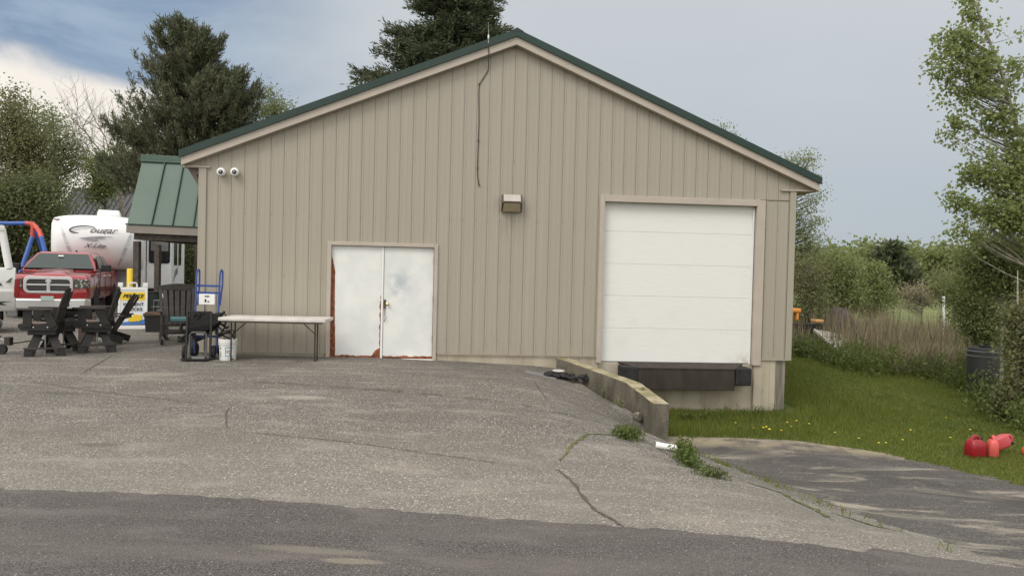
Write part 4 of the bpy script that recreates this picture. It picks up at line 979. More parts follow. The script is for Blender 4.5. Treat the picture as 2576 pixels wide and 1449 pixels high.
q.beam(d + nrm * .045 + Vector((-.02, 0, .06)), c + nrm * .045 + Vector((0, 0, .06)), .05, .13, (0, 0, 1)); q.beam(d + nrm * .06 + Vector((-.02, 0, -.035)), c + nrm * .06 + Vector((0, 0, -.035)), .03, .05, (0, 0, 1)); q.build('ridge_cap', M['pgreen'], pr, bevel=.008)
q = MB(); q.beam(a + Vector((-.02, -.045, -.012)), b + Vector((0, -.045, -.012)), .04, .03, (0, 0, 1)); q.build('drip_edge', M['green_edge'], pr)
q = MB(); q.beam(a + Vector((0, -.03, -.125)), b + Vector((0, -.03, -.125)), .03, .19, (0, 0, 1)); q.beam(a + Vector((.015, 0, -.125)), a + Vector((-.1, 3.2, -.125)), .03, .19, (0, 0, 1)); q.build('fascia', fcia, Pc)
q = MB(); q.beam(a + Vector((.12, .16, -.30)), b + Vector((0, .16, -.30)), .14, .16, (0, 0, 1)); q.beam(a + Vector((.2, .16, -.30)), a + Vector((.05, 3.1, -.30)), .14, .16, (0, 0, 1)); q.beam(a + Vector((.1, 2.9, -.30)), b + Vector((0, 2.9, -.30)), .14, .16, (0, 0, 1)); q.build('beam', dkw, Pc)
q = MB(); q.add([a + Vector((0, 0, -.2)), b + Vector((0, 0, -.2)), b + Vector((0, 3.2, -.2)), a + Vector((-.1, 3.2, -.2)), a + Vector((0, 0, -.17)), b + Vector((0, 0, -.17)), b + Vector((0, 3.2, -.17)), a + Vector((-.1, 3.2, -.17))], [(0, 3, 2, 1), (4, 5, 6, 7), (0, 1, 5, 4), (1, 2, 6, 5), (2, 3, 7, 6), (3, 0, 4, 7)]); q.build('ceiling', dkw, Pc)
for px, Yp, top in ((345, 18.4, 2.15), (397, 21.0, 2.15)):
    p = U(px, 640, Yp); g = rel((p[0], p[1], 0)); q = MB(); q.box(g[0] - .07, g[0] + .07, g[1] - .07, g[1] + .07, 0, top); q.build('post', dkw, Pc, bevel=.006)

# ------------------------------------------------------------------ charcoal-roofed building far behind
bp = U(250, 560, 46); Cb = thing('outbuilding', 'outbuilding with a charcoal ribbed metal roof behind the white trailer', 'building', (bp[0], bp[1], 0), .15)
char = plain('charcoal metal', (.055, .055, .062), .5)
zt = U(250, 477, 48)[2]; ze = U(250, 575, 46)[2]
q = MB(); q.add([(-2.2, -2, ze), (6, -2, ze), (6, 1.5, zt), (-2.0, 1.5, zt), (6, 5, ze), (-2.2, 5, ze)], [(0, 1, 2, 3), (3, 2, 4, 5), (0, 3, 5), (1, 4, 2), (0, 5, 4, 1)]); ro = q.build('roof', char, Cb)
q = MB()
for i in range(27):
    x = -2.1 + i * .3; q.beam((x, -2.03, ze + .02), (x + .01, 1.5, zt + .02), .05, .06, (0, 0, 1))
q.build('roof_rib', char, ro)
q = MB(); q.box(-1.9, 5.7, -1.7, 4.7, -.2, ze + .02); q.build('wall', plain('brown boards', (.10, .075, .06), .8), Cb)

# ------------------------------------------------------------------ swing set
bl_ = plain('blue paint', (.035, .10, .36), .4, var=.08); rd_ = plain('red paint', (.50, .065, .045), .4, var=.08)
YS = 27.0; j = U(86, 566, YS); S0 = (j[0], j[1], hz(j[0], j[1]))
Sw = thing('swing_set', 'blue and red tubular swing set frame behind the red truck', 'swing set', S0)
js = rel(j, S0); tl = rel(U(-220, 564, YS), S0); k = YS / FPX
def sp(px, py, Y=YS): return rel(U(px, py, Y), S0)
q = MB(); q.tube([tl, sp(72, 562)], .075, 12); q.build('top_bar', bl_, Sw, smooth=2)
q = MB(); q.tube([sp(66, 562), sp(78, 563), sp(88, 575)], .082, 12); q.tube([sp(80, 562), sp(90, 570), sp(100, 585, YS - .2), sp(105, 600, YS - .3)], .082, 12); q.tube([sp(84, 566), sp(83, 585), sp(82, 598)], .085, 12); q.build('elbow', rd_, Sw, smooth=2)
for (p0, p1) in ((sp(82, 594), (js[0] - .25, js[1] - .9, 0)), (sp(104, 596, YS - .3), (js[0] + 1.4, js[1] - .8, 0)), (sp(91, 580), (js[0] + .3, js[1] + 1.0, 0))):
    q = MB(); q.tube([p0, p1], .078, 12); q.build('leg', bl_, Sw, smooth=2)
q = MB(); q.tube([(tl[0], tl[1], tl[2]), (tl[0] - .6, tl[1] - 1, 0)], .078, 12); q.build('leg', bl_, Sw, smooth=2)

# ------------------------------------------------------------------ red pickup
red = T('red car paint', .22, .25, .6); red.b.inputs['Coat Weight'].default_value = .8; red.b.inputs['Coat Roughness'].default_value = .06
red.color(red.mix(red.noise(1.5, 3).ramp(.3, .7), (.30, .016, .022), (.36, .022, .028))); M['red'] = red
glass = T('car glass', .06, 0, .45).color((.040, .056, .054)); glass.b.inputs['Coat Weight'].default_value = .0; M['glass'] = glass
hl = T('headlight glass', .08, .5, .8); hl.color(hl.mix(hl.vor(14).ramp(.1, .5), (.75, .75, .75), (.12, .12, .12))); M['hl'] = hl
tk = U(122, 800, 20.2); TK = thing('pickup_truck', 'red pickup truck with a chrome grille parked facing the camera', 'truck', (tk[0], tk[1], 0), R(21))
q = MB(); rings = []
def hoodring(y, hw, zt_, zc, zlow=.52, top_w=.80):
    L = [(-hw * .95, zlow), (-hw, zlow + .12), (-hw, .92), (-hw * .985, zt_ - .13), (-hw * .93, zt_ - .045), (-hw * top_w, zt_ - .01), (-.42, zt_ + .0), (-.36, zc), (0, zc + .012)]
    return [(x, y, z) for x, z in L] + [(-x, y, z) for x, z in L[:-1][::-1]]
for y, hw, zt_, zc in ((.0, .90, 1.14, 1.16), (.05, .95, 1.19, 1.22), (.16, .98, 1.23, 1.265), (.45, 1.0, 1.27, 1.32), (.9, 1.005, 1.30, 1.37), (1.36, 1.0, 1.345, 1.40), (1.42, 1.0, 1.35, 1.36), (3.9, 1.0, 1.36, 1.36), (3.93, 1.0, 1.38, 1.38), (5.7, .99, 1.39, 1.39)): rings.append(hoodring(y, hw, zt_, zc))
q.loft(rings); tb = q.build('body', M['red'], TK, smooth=True, bevel=.0)
me = tb.data; me.set_sharp_from_angle(angle=R(38))
q = MB(); cb = [(-.94, 1.28, 1.33), (.94, 1.28, 1.33), (.96, 3.80, 1.33), (-.96, 3.80, 1.33)]; ct = [(-.70, 2.02, 1.84), (.70, 2.02, 1.84), (.72, 3.52, 1.85), (-.72, 3.52, 1.85)]
mid_ = [tuple(cb[i][k_] * .5 + ct[i][k_] * .5 + ((.03 if i in (1, 2) else -.03) if k_ == 0 else 0) for k_ in range(3)) for i in range(4)]
q.loft([cb, mid_, ct, [(-.62, 2.16, 1.895), (.62, 2.16, 1.895), (.64, 3.42, 1.9), (-.64, 3.42, 1.9)]]); q.build('cab', M['red'], TK, bevel=.03, seg=3, smooth=True)
def pane(c4, inset, out): 
    c4 = [Vector(v) for v in c4]; ce = sum(c4, Vector()) / 4; n = (c4[1] - c4[0]).cross(c4[3] - c4[0]).normalized()
    if n.dot(ce - Vector((0, 2.7, 1.5))) < 0: n = -n
    v = [p + (ce - p).normalized() * inset + n * out for p in c4]; return v + [p - n * .02 for p in v]
PF = [(0, 1, 2, 3), (7, 6, 5, 4), (0, 4, 5, 1), (1, 5, 6, 2), (2, 6, 7, 3), (3, 7, 4, 0)]
q = MB(); q.add(pane([mid_[0], mid_[1], ct[1], ct[0]], .0, .022), []) ; q = MB()
wsv = pane([(-.90, 1.36, 1.375), (.90, 1.36, 1.375), (.66, 1.99, 1.815), (-.66, 1.99, 1.815)], .03, .035); q.add(wsv, PF); ws_ = q.build('windshield', M['glass'], TK); q = MB(); q.obox((-.05, 1.80, 1.765), (.13, .015, .05), (R(-50), 0, 0)); q.build('sticker', M['white'], ws_); q = MB(); q.box(-.88, .88, 1.30, 1.40, 1.37, 1.392); q.tube([(-.6, 1.36, 1.40), (-.05, 1.47, 1.465)], .01, 5); q.tube([(.2, 1.36, 1.40), (.75, 1.47, 1.465)], .01, 5); q.build('wiper_cowl', M['dark'], ws_)
for sx in (-1, 1):
    for (ya, yb, ta, tb_) in ((1.62, 2.62, 2.08, 2.64), (2.72, 3.62, 2.72, 3.42)):
        q = MB(); q.add(pane([(sx * .945, ya, 1.40), (sx * .95, yb, 1.40), (sx * .775, tb_, 1.79), (sx * .775, ta, 1.79)], .03, .045), PF); q.build('side_window', M['glass'], TK)
    q = MB(); q.obox((sx * 1.16, 1.62, 1.43), (.26, .16, .20)); q.box(sx * 1.0 - .06, sx * 1.0 + .06, 1.60, 1.68, 1.37, 1.42); q.build('mirror', M['black'], TK, bevel=.03)
    q = MB(); hx = sx * .80; q.add([(hx - sx * .20, -.055, 1.14), (hx + sx * .165, -.02, 1.11), (hx + sx * .165, -.02, .88), (hx - sx * .18, -.055, .86), (hx - sx * .13, .1, 1.13), (hx + sx * .17, .2, 1.10), (hx + sx * .17, .2, .87), (hx - sx * .10, .1, .86)], PF); q.build('headlight', M['hl'], TK, bevel=.015)
    for wy in (.98, 4.6):
        q = MB(); q.lathe([(.27, sx * .80), (.36, sx * .79), (.40, sx * .84), (.40, sx * .98), (.37, sx * 1.012), (.26, sx * 1.005)], (0, wy, .40), 28, 'x'); wh = q.build('wheel', M['rubber'], TK, smooth=2)
        q = MB(); q.lathe([(.02, sx * .97), (.06, sx * .985), (.2, sx * .95), (.255, sx * .998), (.262, sx * 1.004)], (0, wy, .40), 20, 'x'); q.build('rim', M['steel'], wh, smooth=2)
        q = MB(); q.lathe([(.47, sx * .80), (.47, sx * 1.008)], (0, wy, .43), 28, 'x'); q.build('wheel_arch', M['dark'], TK)
    q = MB(); q.box(sx * 1.004, sx * 1.02, 1.55, 1.57, .6, 1.33); q.box(sx * 1.004, sx * 1.012, 2.66, 2.675, .6, 1.33); q.box(sx * 1.004, sx * 1.012, 3.85, 3.865, .6, 1.33); q.build('door_gap', M['dark'], TK)
    for hy in (2.4, 3.4):
        q = MB(); q.box(sx * 1.0 - .02, sx * 1.0 + .035, hy, hy + .2, 1.17, 1.21); q.build('door_handle', M['chrome'], TK, bevel=.01)
def rrect(x0, x1, z0, z1, r, n=5):
    out = []
    for cx_, cz_, a0 in ((x1 - r, z1 - r, 0), (x0 + r, z1 - r, 90), (x0 + r, z0 + r, 180), (x1 - r, z0 + r, 270)):
        for i in range(n + 1): a_ = R(a0 + 90 * i / n); out.append((cx_ + r * math.cos(a_), cz_ + r * math.sin(a_)))
    return out
def ringplate(mb, outer, inner, y0, y1, par=None):
    n = len(outer); vs = [(x, y0, z) for x, z in outer] + [(x, y0, z) for x, z in inner] + [(x, y1, z) for x, z in outer] + [(x, y1, z) for x, z in inner]
    f = []
    for i in range(n):
        j_ = (i + 1) % n; f += [(i, j_, n + j_, n + i), (2 * n + i, 3 * n + i, 3 * n + j_, 2 * n + j_), (i, 2 * n + i, 2 * n + j_, j_), (n + i, n + j_, 3 * n + j_, 3 * n + i)]
    return mb.add(vs, f)
q = MB(); q.prism(rrect(-.60, .60, .70, 1.06, .1), -.035, .06); gr_ = q.build('grille', M['dark'], TK); gr_.location.z = .075; gr_.scale.x = .89
q = MB(); ringplate(q, rrect(-.66, .66, .66, 1.115, .14), rrect(-.575, .575, .715, 1.03, .09), -.065, .04); q.box(-.58, .58, -.055, -.02, .865, .905); q.box(-.045, .045, -.058, -.02, .70, 1.05); q.build('chrome_surround', M['chrome'], gr_, bevel=.008)
q = MB()
for zz in (.745, .775, .805, .835, .93, .96, .99): q.box(-.57, .57, -.045, -.036, zz, zz + .008)
q.build('grille_bar', M['steel'], gr_)
q = MB(); q.prism([(-.045, 1.02), (-.085, 1.0), (-.075, .955), (-.04, .975), (-.03, .92), (0, .88), (.03, .92), (.04, .975), (.075, .955), (.085, 1.0), (.045, 1.02), (0, 1.0)], -.075, -.058); q.build('horned_emblem', M['chrome'], gr_)
q = MB(); q.prism([(-.95, .60), (-.93, .78), (-.66, .78), (-.60, .72), (.60, .72), (.66, .78), (.93, .78), (.95, .60)], -.05, .1); q.build('valance', M['red'], TK, bevel=.01)
q = MB(); q.loft([[(-1.0, .12, .34), (-1.0, .12, .56), (-.97, .3, .56), (-.97, .3, .34)], [(-.90, -.10, .32), (-.90, -.10, .58), (-.9, .1, .60), (-.9, .1, .32)], [(-.4, -.17, .31), (-.4, -.17, .57), (-.4, .1, .62), (-.4, .1, .3)], [(.4, -.17, .31), (.4, -.17, .57), (.4, .1, .62), (.4, .1, .3)], [(.90, -.10, .32), (.90, -.10, .58), (.9, .1, .60), (.9, .1, .32)], [(1.0, .12, .34), (1.0, .12, .56), (.97, .3, .56), (.97, .3, .34)]]); q.build('front_bumper', M['chrome'], TK, bevel=.03, seg=3, smooth=True)
q = MB(); q.box(-.93, .93, -.02, .2, .50, .64); q.build('bumper_filler', M['steel'], TK)
q = MB(); q.box(-.15, .15, -.185, -.17, .54, .66); q.build('licence_plate', plain('pale green plate', (.42, .55, .50), .5), TK)
q = MB(); q.box(-.85, .85, .1, .5, .24, .4); q.box(-.6, .6, .5, 5.3, .35, .55); q.build('underbody', M['dark'], TK)
q = MB(); q.prism([(2.6, 1.9), (2.66, 1.96), (2.8, 1.9)], .18, .22, 'x'); q.build('roof_antenna', M['black'], TK)
q = MB(); q.box(-.98, .98, 5.55, 5.68, .45, .62); q.build('rear_bumper', M['chrome'], TK, bevel=.02)

# ------------------------------------------------------------------ white fifth-wheel trailer
rp = U(240, 700, 24.5); RV = thing('travel_trailer', 'white fifth-wheel travel trailer with script lettering on its rounded nose', 'trailer', (rp[0] + .04, rp[1], 0), R(26)); RV.scale = (1.04, 1.04, 1.0)
def noser(z, yf, bow, hw, edge=.32):
    pts_ = []
    for i in range(13):
        u_ = -1 + i / 6; x = u_ * hw; y = yf + bow * abs(u_) ** 2.4 + (edge * max(0, abs(u_) - .86) / .14 * .6)
        pts_.append((x, y, z + (-.10 * abs(u_) ** 3 if z > 3.0 else 0)))
    return pts_ + [(hw + .02, 1.5, z - (.10 if z > 3 else 0)), (hw + .02, 1.9, z - (.10 if z > 3 else 0)), (-hw - .02, 1.9, z - (.10 if z > 3 else 0)), (-hw - .02, 1.5, z - (.10 if z > 3 else 0))]
q = MB(); q.loft([noser(z, y, b, h) for z, y, b, h in ((1.36, .75, .15, 1.27), (1.44, .52, .18, 1.29), (1.75, .22, .20, 1.30), (2.15, .05, .22, 1.30), (2.55, .05, .22, 1.30), (2.85, .18, .21, 1.30), (3.07, .42, .18, 1.29), (3.16, .62, .14, 1.27), (3.20, .95, .1, 1.24))]); q.build('nose_cap', M['white_gloss'], RV, smooth=True)
q = MB(); q.box(-1.25, 1.25, 1.88, 3.6, 1.32, 3.14); q.box(-1.25, 1.25, 3.55, 8.6, .55, 3.16); q.build('body', M['white_gloss'], RV, bevel=.05)
q = MB(); q.box(-1.15, 1.15, 1.3, 3.56, .75, 1.34); q.build('front_storage', plain('grey skirt', (.42, .43, .45), .5), RV, bevel=.03)
gsw = plain('grey swoosh', (.30, .31, .33), .4); gpale = plain('pale grey moulding', (.55, .57, .6), .4)
def nface(u_, z):  # point on the nose face
    tb2 = ((1.36, .75, .15), (1.44, .52, .18), (1.75, .22, .20), (2.15, .05, .22), (2.55, .05, .22), (2.85, .18, .21), (3.07, .42, .18), (3.16, .62, .14))
    yf = np.interp(z, [q_[0] for q_ in tb2], [q_[1] for q_ in tb2]); bw = np.interp(z, [q_[0] for q_ in tb2], [q_[2] for q_ in tb2])
    return Vector((u_ * 1.27, yf + bw * abs(u_) ** 2.4 + .32 * .6 * max(0, abs(u_) - .86) / .14 - .012, z))
for sx in (-1, 1):
    q = MB(); n = 14
    for i in range(n + 1):
        z = 1.42 + (2.98 - 1.42) * i / n; u_ = sx * (.42 + .42 * (i / n) ** .8); wv = .035 * math.sin(math.pi * min(1, (i + .6) / n)) + .006
        p = nface(u_ - wv, z); p2 = nface(u_ + wv, z); q.v += [tuple(p), tuple(p2)]
        if i: q.f.append((2 * i - 2, 2 * i - 1, 2 * i + 1, 2 * i))
    q.build('swoosh_moulding', gpale, RV, fix=False)
def nsurf(name, body, size, cx_, z, sx=1, shear=.5, off=0, mat=M['ink']):
    p = nface(cx_ / 1.27, z); tilt = .02
    return text(name, body, size, mat, RV, (cx_, p.y - .03, z), (R(90), 0, 0), shear, off, .004, sx=sx)
gt = plain('charcoal graphic', (.10, .10, .11), .5)
nsurf('lettering', 'ougar', .29, .14, 2.66, 1.12, .55, .002, gt)
q = MB(); pc = []
for i in range(25):
    a_ = R(35 + 285 * i / 24); pc.append((-.40 + .35 * math.cos(a_) + .09 * math.sin(a_), nface(-.3, 2.72).y - .03, 2.67 + .12 * math.sin(a_)))
q.tube(pc, [.012 + .014 * math.sin(math.pi * i / 24) for i in range(25)], 6); q.build('lettering_initial', gt, RV)
nsurf('lettering', 'X-Lite', .20, -.08, 2.14, 1.15, .6, .003, gt)
yq = nface(0, 2.45).y - .02
q = MB(); q.prism([(-.52, 2.38), (-.2, 2.44), (.05, 2.465), (.35, 2.47), (.48, 2.445), (.26, 2.445), (.14, 2.41), (.28, 2.395), (.06, 2.395), (-.04, 2.345), (.08, 2.30), (-.18, 2.325), (-.4, 2.355)], yq - .006, yq); q.build('leaping_cat_graphic', gsw, RV)
q = MB(); q.add([(1.262, 1.5, 2.35), (1.285, 2.9, 1.55), (1.285, 1.9, 1.50), (1.285, 1.15, 1.62), (1.29, 1.5, 2.05)], [(0, 1, 2, 3, 4)]); 
q = MB(); q.prism([(1.35, 1.72), (1.75, 1.95), (1.86, 2.3), (1.87, 1.6)], 1.262, 1.300, 'x'); q.prism([(1.9, 1.35), (1.9, 2.1), (2.2, 2.5), (2.1, 1.6)], 1.252, 1.262, 'x'); q.build('side_graphic', gsw, RV)
q = MB(); q.loft([[(-.12, 2.2, 3.14), (.56, 2.2, 3.14), (.56, 3.3, 3.14), (-.12, 3.3, 3.14)], [(-.14, 2.0, 3.26), (.58, 2.0, 3.26), (.58, 3.3, 3.26), (-.14, 3.3, 3.26)], [(-.10, 2.1, 3.48), (.55, 2.1, 3.48), (.55, 3.2, 3.48), (-.10, 3.2, 3.48)]]); q.build('air_conditioner', M['white'], RV, bevel=.05, seg=3, smooth=True)
q = MB(); pL = nface(-.90, 2.98); q.box(pL.x - .09, pL.x + .09, pL.y - .03, pL.y + .02, 2.965, 3.005); q.build('marker_light', plain('dark red lens', (.16, .02, .02), .3), RV)
for wy in (6.3, 7.2):
    q = MB(); q.lathe([(.2, 1.0), (.36, 1.0), (.38, 1.05), (.38, 1.2), (.2, 1.2)], (0, wy, .38), 20, 'x'); q.build('wheel', M['rubber'], RV)
q = MB(); q.box(.6, .7, 1.5, 1.6, 0, .8); q.box(-.7, -.6, 1.5, 1.6, 0, .8); q.build('landing_leg', M['steel'], RV)

r2 = U(431, 700, 31); R2v = thing('travel_trailer', 'second white trailer with a curtained front window, seen between the porch posts', 'trailer', (r2[0], r2[1], 0), R(20))
q = MB(); q.box(-2.45, 0, 0, 7.2, .55, 3.05); q.build('body', M['white_gloss'], R2v, bevel=.06, seg=3)
q = MB(); q.prism(rrect(-.86, -.06, 1.62, 2.62, .10), -.035, -.002); wf = q.build('window', M['dark'], R2v)
q = MB(); q.box(-.79, -.13, -.042, -.036, 2.13, 2.54); q.build('pane', plain('curtained glass', (.17, .165, .16), .15), wf); q = MB(); q.box(-.79, -.13, -.042, -.036, 1.70, 2.07); q.build('pane', M['lens'], wf)
q = MB(); q.box(-.97, -.94, -.012, -.001, .6, 2.95); q.build('door_seam', M['dark'], R2v)
q = MB(); q.box(-2.4, -.05, .02, .5, .15, .56); q.build('skirt', M['dark'], R2v)
for y0 in (1.1, 3.4):
    q = MB(); q.prism(rrect(y0, y0 + 1.5, 1.55, 2.75, .06), .002, .02, 'x'); q.build('side_window', M['lens'], R2v)
q = MB()
for i in range(5): q.prism([(.4 + i * .3, .7 + .1 * i), (1.6 + i * .35, 1.35), (3.2, 1.45 + .03 * i), (1.9 + i * .3, 1.15)], .002, .012, 'x')
q.build('swirl_graphic', gsw, R2v)
q = MB(); q.prism([(.3, 2.6), (.5, 3.0), (1.3, 3.0), (.7, 2.7)], .002, .012, 'x'); q.build('side_graphic', gsw, R2v)
for wy in (4.3, 5.2):
    q = MB(); q.lathe([(.2, -.22), (.36, -.22), (.38, -.17), (.38, -.03), (.2, -.02)], (0, wy, .38), 20, 'x'); q.build('wheel', M['rubber'], R2v)

# ------------------------------------------------------------------ white pickup at the left edge
wpz = U(20, 700, 16); WT = thing('pickup_truck', 'white pickup truck with a ladder rack, only its rear corner in view', 'truck', (wpz[0] + .22, wpz[1], 0), R(35))
wp_ = plain('dull white car paint', (.60, .61, .59), .3, var=.04); wp_.b.inputs['Coat Weight'].default_value = .6
q = MB(); q.loft([[(x, 0 + (.05 if z < .7 else 0) + (.03 if z > 1.3 else 0), z) for z, xx in ((.52, 0),) for x in (-.0,)] * 0 + [(x_, y_, z_) for x_, y_, z_ in ((xx, .10, .50), (xx, .02, .62), (xx, .0, .95), (xx, .025, .98), (xx, .03, 1.38), (xx, .08, 1.45), (xx, .22, 1.45), (xx, .22, .50))] for xx in (-2.6, -.16, -.04)] ); 
q.build('bed_side', wp_, WT, bevel=.02, smooth=True)
q = MB(); q.box(-2.6, -.06, .22, 1.7, .5, .9); q.box(-2.6, -.06, 1.55, 1.72, .5, 1.42); q.box(-.12, -.03, .2, 1.6, .55, 1.40); q.build('bed', wp_, WT)
q = MB(); q.box(-4.6, -2.65, .1, 1.65, .5, 1.45); q.loft([[(-4.6, .1, 1.45), (-2.7, .1, 1.45), (-2.7, 1.6, 1.45), (-4.6, 1.6, 1.45)], [(-4.2, .3, 2.0), (-2.9, .3, 2.0), (-2.9, 1.4, 2.0), (-4.2, 1.4, 2.0)]]); q.build('cab', wp_, WT, bevel=.04)
q = MB(); q.prism([(-.075, .82), (-.06, 1.2), (.02, 1.22), (.035, 1.1), (.03, .84), (-.03, .80)], -.012, .2); q.build('tail_light', plain('tail light red', (.22, .01, .012), .2), WT, bevel=.015)
q = MB(); q.box(-.2, .0, .12, 1.6, .38, .56); q.build('rear_bumper', M['steel'], WT, bevel=.02)
q = MB(); q.box(-2.4, -.25, .3, 1.4, .3, .5); q.lathe([(.05, .0), (.12, .02), (.12, .2), (.05, .22)], (-.4, .1, .42), 12, 'y'); q.build('underbody', M['dark'], WT)
q = MB(); q.lathe([(.22, .05), (.36, .04), (.39, .08), (.39, .26), (.22, .28)], (-1.35, 0, .39), 24, 'y'); q.build('wheel', M['rubber'], WT)
q = MB(); q.tube([(-.16, .1, 1.43), (-.30, .15, 2.28)], .075, 10); q.tube([(-.16, 1.5, 1.43), (-.30, 1.45, 2.28)], .06, 10); q.tube([(-.30, .05, 2.3), (-.30, 1.55, 2.3)], .06, 10); q.tube([(-.26, .1, 2.3), (-2.4, .1, 2.3)], .055, 10); q.tube([(-.26, 1.5, 2.3), (-2.4, 1.5, 2.3)], .055, 10); q.tube([(-.62, .14, 1.43), (-.62, .14, 1.62)], .02, 6); q.tube([(-.5, .14, 2.1), (-.38, .14, 2.1)], .02, 6); q.build('ladder_rack', M['white'], WT, smooth=2)
ob = text('lettering', '4x4', .30, plain('decal grey', (.12, .12, .12), .5), WT, (-.33, .016, 1.14), (R(90), 0, 0), .2, -.012, .003)
q = MB(); q.prism([(-.5, .66), (-.3, .72), (-.12, .72), (-.3, .69), (-.2, .64), (-.4, .65)], .004, .03); q.build('flourish_decal', M['ink'], WT)
# jack wheel and drawbar beside it
jk = G(6, 892); JK = thing('trailer_jack', 'trailer tongue jack with small wheel and a thin drawbar at the left edge', 'trailer jack', jk)
q = MB(); q.lathe([(.02, -.03), (.085, -.03), (.09, 0), (.085, .03), (.02, .03)], (-.01, 0, .09), 16, 'y'); q.build('wheel', M['rubber'], JK, smooth=2)
q = MB(); q.beam((-.12, 0, .28), (.08, 0, .20), .05, .07); q.beam((-.3, 0, .34), (-.05, .02, .30), .06, .05); q.build('bracket', M['steel'], JK, bevel=.008)
q = MB(); q.box(.06, .15, -.05, .05, .16, .30); q.tube([(.1, 0, .18), (.5, .1, .25), (.62, .12, .25)], .012, 6); q.build('drawbar', M['rust'], JK)
q = MB(); q.lathe([(.02, -.12), (.09, -.1), (.13, 0), (.09, .1), (.02, .12)], (-.16, 0, .52), 14, 'x'); q.build('coupler', M['steel'], JK, smooth=True)

# ------------------------------------------------------------------ swivel adirondack chairs
pl = plain('dark brown poly board', (.014, .012, .011), .5, var=.25, vs=12); pls = plain('worn brown slats', (.20, .145, .115), .6, var=.25, vs=14); edg = plain('brown board top', (.045, .034, .028), .5, var=.2, vs=9)
def make_chair(name, loc, rz, label, base_rz, stool=False):
    Ch = thing(name, label, 'stool' if stool else 'chair', loc, rz, None if stool else 'tall swivel patio chairs'); Ch.scale = (.88, .88, 1)
    Mx = Matrix.Rotation(base_rz, 3, 'Z')
    def bt(mb): mb.v = [tuple(Mx @ Vector(v)) for v in mb.v]; return mb
    for sx in (-1, 1):
        for sy in (-1, 1):
            q = MB(); q.beam((sx * .09, sy * .07, .40), (sx * .25, sy * .25, .03), .14, .035, (0, sy, 0), .15); bt(q).build('leg', pl, Ch, bevel=.004)
    q = MB(); q.prism([(-.36, -.30), (-.33, -.36), (-.15, -.40), (.15, -.40), (.33, -.36), (.36, -.30), (.15, -.33), (-.15, -.33)], .13, .16, 'z'); bt(q).build('footrest', edg, Ch, bevel=.004)
    q = MB()
    for sx in (-1, 1): q.add([(sx * .22, -.36, 0), (sx * .35, -.36, 0), (sx * .34, -.35, .13), (sx * .20, -.35, .13), (sx * .22, -.26, 0), (sx * .35, -.26, 0), (sx * .34, -.25, .13), (sx * .20, -.25, .13)], PF)
    bt(q).build('foot', pl, Ch)
    q = MB(); q.tube([(0, -.2, .0), (0, -.2, .36)], .013, 8); bt(q).build('centre_rod', M['steel'], Ch)
    q = MB(); q.box(-.24, .24, -.22, .22, .36, .49); sb = q.build('swivel_box', pl, Ch, bevel=.008)
    q = MB(); q.lathe([(.15, .37), (.15, .395)], n=24); q.build('swivel_plate', M['steel'], sb)
    for sy in (-1, 1):
        q = MB(); q.prism([(-.37, .56), (-.39, .51), (-.33, .44), (-.2, .44), (.26, .44), (.30, .50), (.26, .58), (-.1, .55)], sy * .27 - .016, sy * .27 + .016); q.build('seat_rail', pl, Ch, bevel=.004)
        if stool: continue
        q = MB(); q.beam((-.22, sy * .30, .50), (-.22, sy * .30, .79), .15, .03, (0, 1, 0)); q.beam((.22, sy * .30, .50), (.08, sy * .30, .79), .14, .03, (0, 1, 0)); q.build('arm_support', pl, Ch, bevel=.004)
        q = MB(); q.prism([(-.38, sy * .33 - .05), (-.34, sy * .33 - .07), (-.05, sy * .33 - .065), (.22, sy * .33 - .04), (.22, sy * .33 + .04), (-.05, sy * .33 + .065), (-.34, sy * .33 + .07), (-.38, sy * .33 + .05)], .79, .818, 'z'); q.build('armrest', edg, Ch, bevel=.005)
        q = MB()
        for bx, bz in ((-.21, .515), (-.12, .50), (.12, .50), (.21, .515)): q.lathe([(.0, 0), (.013, 0), (.013, .006), (.006, .010), (0, .01)], (bx, sy * .288, bz), 8, 'y')
        for bx, bz in ((-.13, .43), (.12, .43)): q.lathe([(.0, 0), (.013, 0), (.013, .008), (0, .009)], (bx, -.206, bz), 8, 'y')
        q.v = [(v[0], v[1] - .012 if sy < 0 else v[1] + .012, v[2]) for v in q.v]; q.build('bolt', M['bolt'], Ch)
    for i in range(7):
        x = -.30 + i * .075; q = MB(); q.obox((x, 0, .565 - .006 * i + (.012 if i in (0,) else 0)), (.06, .50, .022), (0, R(14), 0)); q.build('seat_slat', pl if stool else pls, Ch, bevel=.004)
    if stool: return Ch
    for i in range(5):
        y = (i - 2) * .105; top = 1.17 - .035 * abs(i - 2) ** 1.5; yt = y * 1.35
        q = MB(); q.beam((.20, y, .46), (.30, y * 1.1, .82), .102, .02, (1, 0, 0)); q.beam((.298, y * 1.1, .815), (.40, yt * .9, top + .02), .11, .022, (1, 0, 0)); q.build('back_slat', pl if i % 2 else edg, Ch, bevel=.004)
    q = MB(); q.beam((.335, -.26, .86), (.335, .26, .86), .03, .07, (0, 0, 1)); q.beam((.27, -.24, .60), (.27, .24, .60), .03, .07, (0, 0, 1)); q.build('back_brace', pl, Ch)
    return Ch
c1 = make_chair('swivel_chair', G(113, 893), R(17), 'dark brown tall swivel patio chair nearest the left edge, its back to the right', R(16))
c2 = make_chair('swivel_chair', G(243, 884), R(19), 'dark brown tall swivel patio chair with pale seat slats, in front of the A-frame sign', R(12))
c3 = make_chair('swivel_stool', Tb(153, 800, 13.4), R(36), 'dark swivel stool mostly hidden behind the left patio chair', R(10), True)
